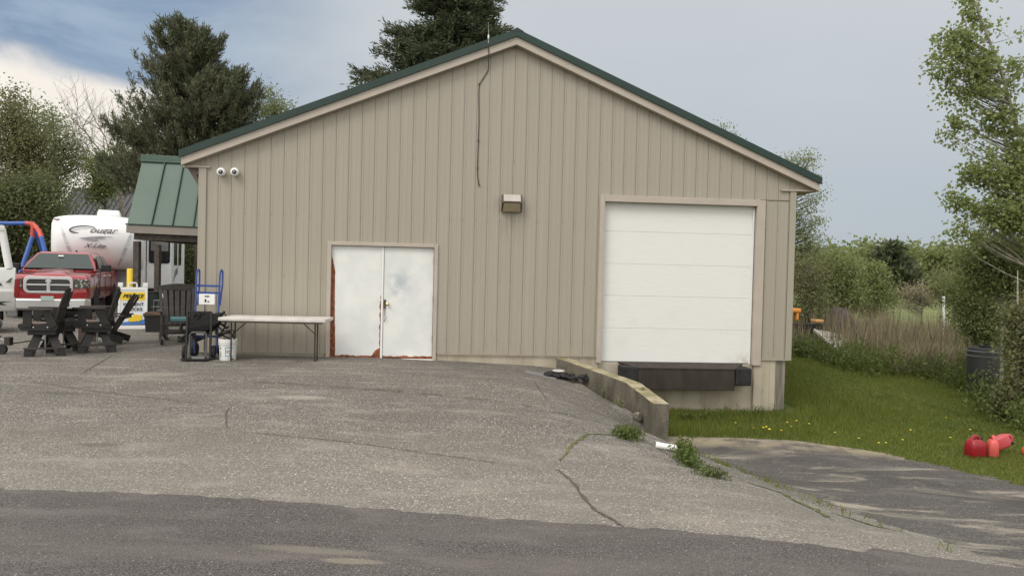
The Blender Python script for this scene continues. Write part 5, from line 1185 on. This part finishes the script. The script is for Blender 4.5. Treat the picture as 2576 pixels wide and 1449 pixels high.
# low adirondack chair behind
def make_low(loc, rz, label):
    Ch = thing('adirondack_chair', label, 'chair', loc, rz, None)
    for sy in (-1, 1):
        q = MB(); q.beam((-.40, sy * .27, .34), (.36, sy * .27, .08), .13, .028, (0, 1, 0)); q.build('side_rail', pl, Ch, bevel=.004)
        q = MB(); q.beam((-.34, sy * .30, 0), (-.34, sy * .30, .56), .14, .03, (0, 1, 0)); q.build('front_leg', plain('brown board', (.09, .062, .05), .6), Ch, bevel=.004)
        q = MB(); q.prism([(-.45, sy * .36 - .08), (.0, sy * .36 - .08), (.40, sy * .36 - .04), (.40, sy * .36 + .04), (.0, sy * .36 + .08), (-.45, sy * .36 + .08)], .56, .588, 'z'); q.build('armrest', edg, Ch, bevel=.005)
    for i in range(6):
        q = MB(); q.obox((-.36 + i * .09, 0, .37 - i * .027), (.075, .56, .022), (0, R(16), 0)); q.build('seat_slat', edg, Ch, bevel=.004)
    for i in range(5):
        y = (i - 2) * .105; top = 1.0 - .03 * abs(i - 2) ** 1.5
        q = MB(); q.beam((.12, y * .8, .24), (.50, y * 1.5, top), .085, .02, (1, 0, 0), .12); q.build('back_slat', edg if i % 2 else pl, Ch, bevel=.004)
    q = MB(); q.beam((.37, -.3, .55), (.37, .3, .55), .03, .08, (0, 0, 1)); q.build('back_brace', pl, Ch)
    return Ch
make_low(Tb(268, 800, 14.6), R(14), 'low brown adirondack chair behind the swivel chair, leaning before the sign')

# ------------------------------------------------------------------ A-frame sign
yel = plain('sign yellow', (.80, .56, .02), .5, var=.04); sgw = plain('sign white board', (.70, .74, .80), .5, var=.03); sgb = plain('sign blue', (.06, .20, .52), .5); sgn = plain('sign navy', (.035, .055, .16), .5)
sb0 = G(333, 829); SGs = 1.04; SG = thing('a_frame_sign', 'white plastic A-frame sidewalk sign reading WE RENT TRUCKS', 'sign', sb0, R(26))
tilt = R(-9)
Mt = Matrix.Rotation(tilt, 3, 'X')
def tl_(mb): mb.v = [tuple(Mt @ Vector(v) + Vector((0, 0, .0))) for v in mb.v]; return mb
q = MB(); ringplate(q, [(-.32, .0), (.32, .0), (.32, 1.02), (-.32, 1.02)], [(-.27, .10), (.27, .10), (.27, .94), (-.27, .94)], -.02, .025)
for sx in (-1, 1): q.box(sx * .27 - .055, sx * .27 + .055, -.025, .03, 1.02, 1.13)
tl_(q).build('frame', M['white'], SG, bevel=.01)
q = MB(); q.tube([(-.085, 0, 1.02), (-.085, 0, 1.10), (-.06, 0, 1.125), (.06, 0, 1.125), (.085, 0, 1.10), (.085, 0, 1.02)], .02, 8); tl_(q).build('handle', M['white'], SG, smooth=2)
q = MB(); q.box(-.27, .27, -.008, .01, .03, .95); pn = tl_(q).build('panel', sgw, SG)
q = MB(); q.box(-.265, .265, -.014, -.009, .70, .90); tl_(q).build('yellow_band', yel, pn)
q = MB(); q.prism([(-.27, .16), (.27, .24), (.27, .12), (-.27, .06)], -.013, -.009); tl_(q).build('blue_band', sgb, pn)
q = MB(); q.prism([(-.27, .10), (.27, .13), (.27, .02), (-.27, .02)], -.018, -.014); tl_(q).build('navy_band', sgn, pn)
q = MB(); q.prism([(-.09, .20), (-.09, .26), (-.03, .30), (0, .30), (.01, .36), (.20, .34), (.20, .22), (.0, .18)], -.024, -.012); q.lathe([(.025, -.03), (.025, -.012)], (-.04, 0, .20), 10, 'y'); q.lathe([(.025, -.03), (.025, -.012)], (.13, 0, .21), 10, 'y'); tl_(q).build('truck_picture', yel, pn)
def st(body, size, z, sh=0, off=0.0, x=0, sx=1):
    p = Mt @ Vector((x, -.018, z)); text('lettering', body, size, M['ink'], pn, tuple(p), (R(90) + tilt, 0, 0), sh, off, .002, sx=sx)
st('PENSKE', .115, .80, .35, .004, 0, 1.12); st('WE RENT', .105, .60, 0, .002, .01); st('TRUCKS', .105, .48, 0, .002, .01)
q = MB(); q.box(-.31, .31, .0, .02, .0, 1.0); q.v = [tuple(Matrix.Rotation(R(14), 3, 'X') @ Vector((v[0], v[1], v[2] - 1.04)) + Mt @ Vector((0, 0.02, 1.04))) for v in q.v]
q = MB(); q.beam((-.29, .42, .0), (-.29, .19, 1.03), .05, .03, (0, 1, 0)); q.beam((.29, .42, .0), (.29, .19, 1.03), .05, .03, (0, 1, 0)); q.beam((-.29, .39, .1), (.29, .39, .1), .03, .05); q.build('rear_frame', M['white'], SG)
yb = G(333, 800); YB = thing('yellow_post_cover', 'yellow bollard cover standing behind the A-frame sign', 'bollard', Tb(330, 760, 20), 0)
q = MB(); h_ = U(330, 678, 20)[2]; q.lathe([(.115, 0), (.115, h_ - .02), (.10, h_), (0, h_)], n=20); q.build('sleeve', yel, YB, smooth=2); q = MB(); q.lathe([(.1, 0), (.1, .06)], n=20); q.build('base_ring', M['dark'], YB)

# ------------------------------------------------------------------ tote, boards and small goods by the sign
tt = Tb(392, 800, 17.3); TO = thing('plant_tub', 'square dark tub with a brown board laid on it beside the sign', 'tub', tt, R(5))
q = MB(); q.loft([[(-.17, -.15, 0), (.17, -.15, 0), (.17, .15, 0), (-.17, .15, 0)], [(-.20, -.18, .36), (.20, -.18, .36), (.20, .18, .36), (-.20, .18, .36)]]); q.build('tub_body', M['black'], TO, bevel=.01)
q = MB(); q.box(-.215, .215, -.195, .195, .36, .40); q.build('rim', M['black'], TO, bevel=.008)
brd = thing('wooden_board', 'brown board resting across the dark tub', 'board', (tt[0] + .05, tt[1], tt[2] + .402), R(3)); q = MB(); q.box(-.26, .30, -.2, .25, 0, .03); q.box(-.24, .28, -.16, .2, .03, .06); q.build('plank', plain('brown plank', (.10, .055, .035), .7, var=.3), brd, bevel=.004)
gb = Tb(383, 760, 18.9); GB = thing('green_barrel', 'dark green barrel behind the tub and the sign', 'barrel', gb); q = MB(); q.lathe([(.24, 0), (.27, .1), (.27, .4), (.275, .42), (.27, .44), (.27, .75), (.25, .86), (0, .86)], n=24); q.build('barrel_body', plain('dark green plastic', (.02, .035, .03), .5), GB, smooth=2); q = MB(); q.lathe([(.27, .85), (.27, .88), (0, .89)], n=24); q.build('lid', M['black'], GB)
SH = thing('folding_shelf', 'small grey wire shelf holding goods on the board', 'shelf', (tt[0] + .15, tt[1] + .05, tt[2] + .462)); q = MB(); q.box(-.22, .28, -.13, .13, .12, .13); q.box(-.18, .3, -.13, .13, .27, .28); q.build('tray', M['steel'], SH)
q = MB(); [q.tube([(x_, y_, 0), (x_ + .01, y_, .28)], .008, 6) for x_ in (-.18, .26) for y_ in (-.11, .11)]; q.build('leg', M['steel'], SH)
WB = thing('carton', 'white and blue carton tilted on the wire shelf', 'carton', (tt[0] + .26, tt[1] + .05, tt[2] + .76), R(-10)); q = MB(); q.obox((0, 0, .09), (.22, .12, .17), (0, R(-24), 0)); q.build('box', M['white'], WB, bevel=.004); q = MB(); q.obox((.04, -.062, .10), (.10, .006, .12), (0, R(-24), 0)); q.build('blue_label', plain('light blue', (.16, .33, .62), .5), WB)
OC = thing('orange_tin', 'small orange tin under the wire shelf', 'tin', (tt[0] + .12, tt[1], tt[2] + .465)); q = MB(); q.lathe([(.035, 0), (.035, .08), (.03, .085), (0, .085)], n=14); q.build('tin_body', plain('orange', (.65, .12, .04), .4), OC, smooth=2); q = MB(); q.lathe([(.036, .08), (.036, .09), (0, .09)], n=14); q.build('lid', M['steel'], OC)

# ------------------------------------------------------------------ rocking chairs
gw = plain('grey brown poly board', (.045, .040, .038), .55, var=.3, vs=12)
def make_rocker(loc, rz, label):
    Ch = thing('rocking_chair', label, 'rocking chair', loc, rz, 'rocking chairs stacked by the porch post'); Ch.scale = (1.15, 1.05, 1)
    for sx in (-1, 1):
        q = MB(); pp = [(sx * .27, -.48 + .96 * i / 10, .03 + .14 * ((i - 5) / 5) ** 2) for i in range(11)]
        for a_, b_ in zip(pp[:-1], pp[1:]): q.beam(a_, b_, .03, .06, (0, 0, 1))
        q.build('rocker', gw, Ch)
        q = MB(); q.beam((sx * .27, -.26, .06), (sx * .27, -.28, .66), .035, .07, (0, 1, 0)); q.build('front_leg', gw, Ch, bevel=.004)
        q = MB(); q.beam((sx * .27, .22, .06), (sx * .25, .22, .45), .035, .07, (0, 1, 0)); q.build('rear_leg', gw, Ch, bevel=.004)
        q = MB(); q.prism([(sx * .30 - .05, -.36), (sx * .30 + .05, -.36), (sx * .30 + .045, .1), (sx * .28 + .03, .30), (sx * .28 - .03, .30), (sx * .30 - .045, .1)], .66, .685, 'z'); q.build('armrest', gw, Ch, bevel=.006)
        q = MB(); q.beam((sx * .25, .20, .40), (sx * .27, .42, 1.10), .05, .035, (0, 1, 0)); q.build('back_post', gw, Ch, bevel=.004)
    for i in range(6):
        q = MB(); q.obox((0, -.25 + i * .09, .42 - i * .006), (.52, .075, .02)); q.build('seat_slat', gw, Ch, bevel=.004)
    for i in range(5):
        x = (i - 2) * .095; q = MB(); q.beam((x * .9, .21, .40), (x * 1.05, .41, 1.06), .07, .018, (0, 1, 0)); q.build('back_slat', gw, Ch, bevel=.004)
    q = MB(); cr = [(-.33 + .66 * i / 8, .42 + .0 * i, 1.08 + .06 * math.sin(math.pi * i / 8)) for i in range(9)]
    for a_, b_ in zip(cr[:-1], cr[1:]): q.beam(a_, b_, .028, .12, (0, 0, 1))
    q.build('crest_rail', gw, Ch)
    q = MB(); q.beam((-.27, -.25, .28), (.27, -.25, .28), .03, .05, (0, 0, 1)); q.beam((-.27, .22, .2), (.27, .22, .2), .03, .05, (0, 0, 1)); q.build('stretcher', gw, Ch)
    return Ch
make_rocker(Tb(448, 830, 14.9), R(28), 'grey-brown rocking chair in front, left of the hand trucks')
make_rocker(Tb(458, 800, 15.9), R(200), 'second rocking chair close behind the front one')
cu_ = Tb(455, 830, 14.9); CU = thing('teal_cushion', 'faded teal folded cushion on the front rocking chair seat', 'cushion', (cu_[0], cu_[1], cu_[2] + .44), R(28)); q = MB(); q.box(-.2, .2, -.18, .15, 0, .10); q.build('cushion_pad', plain('teal cloth', (.07, .17, .18), .9), CU, bevel=.035, seg=3, smooth=True); q = MB(); q.box(-.19, .19, -.17, .14, -.0, -.0 + .02); q.build('piping', plain('brown cloth', (.12, .06, .05), .9), CU)

# ------------------------------------------------------------------ hand trucks
blu = plain('blue hand truck paint', (.022, .06, .26), .35, var=.1)
hp = G(548, 893); HT = thing('hand_truck', 'tall blue two-handled hand truck leaning by the warehouse corner', 'hand truck', (hp[0] - .02, 12.72, hp[2]), R(1), 'hand trucks parked together')
for sx in (-1, 1):
    q = MB(); q.tube([(sx * .19, 0, .08), (sx * .20, .06, 1.40), (sx * .20, .09, 1.49), (sx * .20, .14, 1.52), (sx * .20, .19, 1.49), (sx * .20, .19, 1.25), (sx * .19, .10, .9)], .016, 8); q.build('side_rail', blu, HT, smooth=2)
    q = MB(); q.lathe([(.04, -.035), (.12, -.035), (.13, 0), (.12, .035), (.04, .035)], (sx * .24, .12, .13), 18, 'x'); q.build('wheel', M['rubber'], HT, smooth=2)
q = MB()
for z in (.35, .72, 1.10, 1.22): q.box(-.2, .2, .03 + z * .05, .05 + z * .05, z, z + .035)
q.build('crossbar', blu, HT); q = MB(); q.box(-.2, .2, -.22, .02, .02, .03); q.build('toe_plate', M['steel'], HT)
q = MB(); q.box(-.13, .14, .0, .03, .92, 1.10); lbp = q.build('label_plate', M['white'], HT, bevel=.003); q = MB(); q.box(-.03, .05, -.004, -.001, 1.05, 1.07); q.box(-.03, .0, -.004, -.001, .96, 1.01); q.box(.02, .05, -.004, -.001, .96, .98); q.build('label_print', M['ink'], lbp)
HB = thing('hand_truck', 'low black hand truck in front of the blue one', 'hand truck', (hp[0] - .04, 12.46, hp[2]), R(14), 'hand trucks parked together')
for sx in (-1, 1):
    q = MB(); q.beam((sx * .19, 0, .02), (sx * .19, .10, .80), .035, .05, (0, 1, 0)); q.build('side_rail', M['black'], HB, bevel=.004)
    q = MB(); q.lathe([(.04, -.03), (.10, -.03), (.115, 0), (.10, .03), (.04, .03)], (sx * .23, .10, .12), 18, 'x'); q.build('wheel', M['rubber'], HB, smooth=2)
q = MB(); q.tube([(-.13, -.03, .03), (-.13, -.01, .42), (-.10, -.01, .46), (.10, -.01, .46), (.13, -.01, .42), (.13, -.03, .03)], .016, 8); q.build('inner_loop', plain('dark grey tube', (.09, .09, .09), .5), HB, smooth=2)
q = MB(); 
for z in (.5, .66, .76): q.box(-.19, .19, .04 + z * .08, .065 + z * .08, z, z + .05)
q.build('crossbar', M['black'], HB); q = MB(); q.box(-.25, .21, -.20, .02, .015, .028); q.build('toe_plate', M['black'], HB)
q = MB(); q.box(-.08, .12, -.12, -.02, .03, .06); q.build('block', M['steel'], HB)
rr = random.Random(8); BG = thing('strap_bundle', 'tangle of black straps and cloth hung on the hand trucks', 'straps', (hp[0] - .0, 12.60, hp[2] + .42), R(14))
for k_ in range(9):
    q = MB(); x0 = rr.uniform(-.25, .22); pts_ = []
    for i in range(12): pts_.append((x0 + .12 * math.sin(i * .9 + k_) + .02 * i * (1 if k_ % 2 else -1), rr.uniform(-.05, .02), .34 - .04 * i + .05 * math.sin(i * 1.7 + k_)))
    q.tube(pts_, rr.uniform(.012, .03), 6); q.build('strap', M['dark'], BG, smooth=True)
q = MB(); q.loft([[(-.26, -.04, .28), (.28, -.04, .36), (.28, .03, .38), (-.26, .03, .3)], [(-.28, -.07, .1), (.26, -.08, .2), (.27, .03, .2), (-.28, .03, .1)], [(-.2, -.05, .0), (.05, -.06, .06), (.1, .03, .06), (-.2, .03, .0)]]); q.build('cloth', M['dark'], BG, bevel=.02)

# ------------------------------------------------------------------ bucket
bk = G(573, 906); BU = thing('bucket', 'white plastic pail with a printed label beside the folding table', 'bucket', bk, R(0))
q = MB(); q.lathe([(.0, 0), (.128, 0), (.132, .01), (.143, .27), (.158, .272), (.158, .285), (.146, .288), (.147, .305), (.157, .307), (.157, .318), (.148, .32), (.149, .335), (.156, .337), (.156, .349), (.15, .352), (.152, .366), (.144, .367), (.128, .02), (0, .02)], n=36); q.build('pail', M['white'], BU, smooth=2)
def onpail(u0, u1, z0, z1, name, mat, lift=.002):
    q = MB(); n = 6
    for i in range(n + 1):
        a_ = R(u0 + (u1 - u0) * i / n - 90)
        for z in (z0, z1): r_ = .132 + (z - .01) * .0423 + lift; q.v.append((r_ * math.cos(a_), r_ * math.sin(a_), z))
        if i: q.f.append((2 * i - 2, 2 * i, 2 * i + 1, 2 * i - 1))
    return q.build(name, mat, BU, fix=False)
teal = plain('teal print', (.10, .33, .42), .5)
onpail(2, 58, .075, .23, 'teal_label', teal); onpail(8, 58, .088, .217, 'white_panel', M['white'], .003)
for (a0, a1, z0, z1) in ((12, 15, .13, .18), (15, 18, .15, .165), (19, 22, .13, .18), (26, 29, .16, .19), (31, 40, .17, .18), (27, 44, .14, .15), (28, 34, .105, .125), (38, 44, .105, .125)): onpail(a0, a1, z0, z1, 'printed_mark', gt, .004)
for z in (.06, .075, .09, .105, .12, .135, .15): onpail(-44, -32 + (z * 40) % 5, z, z + .007, 'printed_line', gt, .002)
onpail(-44, -30, .20, .225, 'printed_line', gt, .002)
q = MB(); q.tube([(.157 * math.cos(R(a_)), .157 * math.sin(R(a_)) * .9 - .01, .29 - .08 * math.sin(R(a_ + 180)) if 0 else .285) for a_ in range(180, 361, 15)], .003, 5); q.build('wire_handle', M['steel'], BU)

# ------------------------------------------------------------------ folding table
f0 = U(558, 800, 12.35); f1 = U(828, 811, 12.45); zt_ = .745
TB = thing('folding_table', 'long white folding table against the siding left of the doors', 'table', ((f0[0] + f1[0]) / 2 - .07, f0[1] + .36, 0), math.atan2(f1[1] - f0[1], f1[0] - f0[0]))
hl_ = (f1[0] - f0[0]) / 2
q = MB(); q.box(-hl_, hl_, -.36, .36, zt_ - .058, zt_); q.build('tabletop', plain('table plastic', (.60, .57, .53), .5), TB, bevel=.014, seg=3)
q = MB(); q.box(-hl_ + .06, hl_ - .06, -.31, -.29, zt_ - .085, zt_ - .060); q.box(-hl_ + .06, hl_ - .06, .29, .31, zt_ - .085, zt_ - .060); q.build('apron_rail', plain('brown rail', (.14, .11, .09), .6), TB)
for sx in (-1, 1):
    xx = sx * (hl_ - .19)
    for sy in (-1, 1):
        q = MB(); q.tube([(xx, -.15 + sy * .10, 0), (xx, -.15 + sy * .10, zt_ - .05)], .0135, 8); q.build('leg', M['rust'], TB)
    q = MB(); q.tube([(xx, -.25, .03), (xx, -.05, .03)], .010, 6); q.tube([(xx, -.15, .46), (xx - sx * .24, -.15, zt_ - .07)], .009, 6); q.build('brace', M['rust'], TB)

# ------------------------------------------------------------------ heap by the retaining wall
hp2 = G(1408, 952); HP = thing('scrap_heap', 'crumpled black rubber scraps lying where the retaining wall meets the apron', 'scrap heap', hp2, R(-12)); HP.scale = (1.45, 1.3, 1.5)
hp_par = MB(); rr = random.Random(12)
q = MB()
for k_ in range(26):
    x = rr.uniform(-.16, .30); q.obox((x, rr.uniform(-.1, .1), .02 + rr.random() * .04 * (1.4 - abs(x) * 3)), (rr.uniform(.05, .12), rr.uniform(.04, .1), rr.uniform(.012, .035)), (rr.uniform(-.5, .5), rr.uniform(-.4, .4), rr.uniform(0, 3)))
q.build('rubber_scrap', M['rubber'], HP, bevel=.006)
q = MB(); q.obox((-.22, -.06, .035), (.40, .12, .012), (.05, R(8), R(-8))); q.build('flat_strip', plain('grey plastic strip', (.22, .21, .22), .5), HP)
q = MB(); q.obox((-.24, -.03, .015), (.46, .16, .02), (0, R(5), R(-8))); q.build('under_mat', M['rubber'], HP)
CN = thing('drain_cap', 'small black pot with a pale lid on the rubber scraps', 'pot', (hp2[0] - .02, hp2[1] + .06, hp2[2] + .04)); q = MB(); q.lathe([(.10, 0), (.095, .08), (0, .08)], n=18); q.build('cap_body', M['rubber'], CN, smooth=2); q = MB(); q.lathe([(.112, .08), (.112, .094), (.1, .1), (0, .1)], n=20); q.build('lid', plain('pale lid', (.55, .53, .49), .5), CN, smooth=2)  # drain cap on the scraps: black body, pale lid
# white pipe at the wall end, stone
wp1 = G(1652, 1128); WP = thing('drain_pipe', 'short white plastic pipe lying at the end of the retaining wall', 'pipe', wp1, R(-12)); WP.scale = (.85, .85, .85); q = MB(); q.tube([(0, 0, .04), (.26, -.02, .02)], .042, 14); q.build('pipe_body', M['white'], WP, smooth=2); q = MB(); q.tube([(-.012, 0, .041), (.03, 0, .037)], .047, 14); q.build('collar', M['white'], WP, smooth=2)
rk = G(1603, 1062); RK = thing('stone', 'grey broken stone at the foot of the retaining wall', 'stone', rk, .4); bm = bmesh.new(); bmesh.ops.create_icosphere(bm, subdivisions=2, radius=.075); rr = random.Random(2)
for v in bm.verts: v.co = Vector((v.co.x * 1.1, v.co.y * .8, v.co.z * 1.1 + .05)) * rr.uniform(.85, 1.12)
me = bpy.data.meshes.new('rock_body'); bm.to_mesh(me); bm.free(); me.materials.append(M['wallconc'].m); o_ = bpy.data.objects.new('rock_body', me); C.objects.link(o_); o_.parent = RK

# ------------------------------------------------------------------ right side odds and ends
rc1 = plain('deep red plastic', (.30, .012, .022), .35, var=.12); rc2 = plain('sun-faded red plastic', (.62, .10, .085), .4, var=.12); rc3 = plain('faded pink red plastic', (.50, .075, .085), .4, var=.1)
def fuelcan(loc, rz, mat, label, tilt_=0, h=.30, wd=.30, dp=.22):
    h *= .8; wd *= .75; dp *= .75
    o = thing('fuel_can', label, 'fuel can', loc, rz, 'red fuel cans in the grass')
    X = Matrix.Rotation(tilt_, 3, 'Y')
    def tf(mb): mb.v = [tuple(X @ Vector(v)) for v in mb.v]; return mb
    hw, hd = wd / 2, dp / 2
    def rg(z, s, sh=0):
        r_ = rrect(-hw * s, hw * s, -hd * s, hd * s, .045 * s, 3); return [(x + sh, y, z) for x, y in r_]
    q = MB(); q.loft([rg(0, .9), rg(.02, 1), rg(h * .62, .98), rg(h * .78, .88), rg(h * .90, .62, -.02), rg(h * .93, .5, -.02)]); tf(q).build('can_body', mat, o, bevel=0, smooth=True).data.set_sharp_from_angle(angle=R(50))
    q = MB(); q.tube([(-hw * .62, 0, h * .84), (-hw * .45, 0, h * 1.03), (-hw * .1, 0, h * 1.1), (hw * .35, 0, h * 1.02), (hw * .6, 0, h * .8)], .022, 8); tf(q).build('handle', mat, o, smooth=2)
    q = MB(); q.tube([(hw * .45, 0, h * .82), (hw * .75, 0, h * 1.0)], .028, 10); tf(q).build('cap', M['black'], o, smooth=2)
    return o
fuelcan(G(2453, 1147), R(14), rc1, 'dark red square fuel can, leftmost of the cans in the grass', 0, .335, .345, .26)
fuelcan(G(2496, 1147), R(70), rc2, 'bright faded red fuel can standing in the middle', R(0), .33, .30, .18)
g3 = G(2512, 1143); fuelcan((g3[0] - .02, g3[1] + .05, g3[2] + .13), R(-10), rc3, 'pinkish fuel can tipped over against the bright one', R(62), .28, .27, .18)
fuelcan(G(2590, 1143), R(30), plain('orange red plastic', (.68, .11, .04), .4), 'orange-red fuel can cut by the right edge of the picture', 0, .15, .30, .2)
# white post
wpst = U(2378, 818, 24); WPo = thing('white_post', 'thin white post leaning in the field', 'post', (wpst[0], wpst[1], hz(wpst[0], wpst[1])), 0); tp = rel(U(2374, 748, 24), (wpst[0], wpst[1], hz(wpst[0], wpst[1])))
q = MB(); q.tube([(0, 0, -.1), tp], .038, 10); q.build('post_tube', M['white'], WPo, smooth=2); q = MB(); q.tube([(tp[0] * .99, 0, tp[2] - .02), (tp[0], 0, tp[2] + .03)], .045, 10); q.build('cap', M['white'], WPo)
# black composter
cb_ = U(2478, 925, 15.6); CM = thing('black_tub', 'black plastic compost bin with grey rims among the shrubs', 'bin', (cb_[0], cb_[1], hz(cb_[0], cb_[1])), R(4)); zt2 = U(2478, 873, 15.6)[2] - hz(cb_[0], cb_[1])
q = MB(); q.lathe([(.27, 0), (.33, zt2 * .5), (.345, zt2 - .06), (.33, zt2 - .02), (0, zt2)], n=28); q.build('bin_body', plain('faded black plastic', (.035, .036, .038), .6), CM, smooth=2)
q = MB(); q.lathe([(.345, zt2 - .10), (.36, zt2 - .085), (.345, zt2 - .07)], n=28); q.lathe([(.34, zt2 - .20), (.355, zt2 - .185), (.34, zt2 - .17)], n=28); q.build('rim', plain('grey rim', (.14, .145, .15), .5), CM)
q = MB(); q.lathe([(.12, zt2 - .01), (.12, zt2 + .03), (0, zt2 + .03)], n=18); q.build('lid', M['black'], CM)
# tilted grey sheet
A_ = [U(2047, 828, 21.5), U(2112, 838, 23.0), U(2185, 892, 21.0), U(2135, 905, 19.6)]
PLs = thing('metal_sheet', 'weathered grey sheet propped at a slant in the dead stalks', 'sheet', (A_[3][0], A_[3][1], hz(A_[3][0], A_[3][1])), 0); rl = [Vector(rel(p, PLs.location)) for p in A_]
q = MB(); q.add([tuple(v) for v in rl] + [tuple(v + Vector((0, .04, -.04))) for v in rl], PF); q.build('panel', plain('grey galvanised sheet', (.30, .28, .25), .6, var=.3, vs=6), PLs)
q = MB(); q.beam(tuple(rl[0] + Vector((0, -.03, -.02))), tuple(rl[3] + Vector((0, -.03, -.02))), .05, .07); q.build('edge_strip', plain('pale edge', (.42, .40, .37), .6), PLs)
# low lumber stack
lk = U(2240, 872, 21.5); LK = thing('lumber_pile', 'old grey boards stacked low in the dead grass', 'lumber pile', (lk[0], lk[1], hz(lk[0], lk[1])), R(-6))
for k_ in range(3):
    q = MB(); q.obox((.03 * k_, 0, .32 + .06 * k_), (1.1 - .1 * k_, .25, .045), (0, R(2), R(3 * k_))); q.build('board', M['wood'], LK)
for xx in (-.35, .35):
    q = MB(); q.box(xx - .06, xx + .06, -.12, .12, 0, .30); q.build('block', M['wood'], LK)
# brown tarp heap and orange machine
th_ = U(2110, 825, 24.5); TH = thing('tarp_covered_load', 'dark brown tarp-covered hump beyond the grey sheet', 'covered load', (th_[0], th_[1], hz(th_[0], th_[1])), 0); zz = U(2100, 774, 24.5)[2] - hz(th_[0], th_[1]); k = 24.5 / FPX
q = MB(); rr = random.Random(5); rings = []
for i in range(9):
    u_ = -1 + i / 4; hh = zz * (1 - abs(u_) ** 3 * .55) + rr.uniform(-.03, .03); rings.append([(u_ * 42 * k, -.5, hh * .35), (u_ * 40 * k, -.5, hh * .75), (u_ * 38 * k, -.25, hh * .98), (u_ * 37 * k, .2, hh), (u_ * 40 * k, .7, hh * .5), (u_ * 40 * k, .7, hh * .3)])
q.loft(rings); tc = q.build('tarp', plain('dark brown tarp', (.075, .06, .055), .85, var=.3, vs=5, bumps=.03), TH, smooth=True)
q = MB()
for xx in (-.3, .35): q.lathe([(.08, -.07), (.25, -.07), (.27, 0), (.25, .07), (.08, .07)], (xx, -.45, .27), 18, 'y'); 
q.build('wheel', M['rubber'], TH); q = MB(); q.box(-.5, .5, -.4, .6, .25, .5); q.build('deck', M['dark'], TH)
org = plain('orange paint', (.72, .28, .05), .45, var=.1); om = U(2012, 820, 22.5); OM = thing('garden_tractor', 'orange machine partly hidden in the stalks beside the warehouse corner', 'machine', (om[0], om[1], hz(om[0], om[1])), R(5)); oz = lambda py: U(2012, py, 22.5)[2] - hz(om[0], om[1])
q = MB(); q.box(-.5, -.02, -.12, .3, oz(786), oz(776)); q.box(-.16, -.08, -.1, .1, oz(806), oz(786)); q.box(-.5, -.3, -.1, .25, oz(822), oz(790)); q.build('hood', org, OM, bevel=.03)
q = MB(); q.box(.46, .72, -.1, .25, oz(810), oz(803)); q.build('fender', plain('faded orange', (.62, .33, .12), .5), OM, bevel=.02)
q = MB(); q.box(-.5, .7, -.05, .35, .2, oz(815)); q.build('chassis', M['dark'], OM)
for xx in (-.3, .5):
    q = MB(); q.lathe([(.1, -.08), (.24, -.08), (.26, 0), (.24, .08), (.1, .08)], (xx, -.1, .26), 18, 'y'); q.build('wheel', M['rubber'], OM)
q = MB(); q.tube([(.35, .1, oz(812)), (.28, .1, oz(790)), (.36, .1, oz(778))], .02, 8); q.build('steering_column', M['black'], OM)
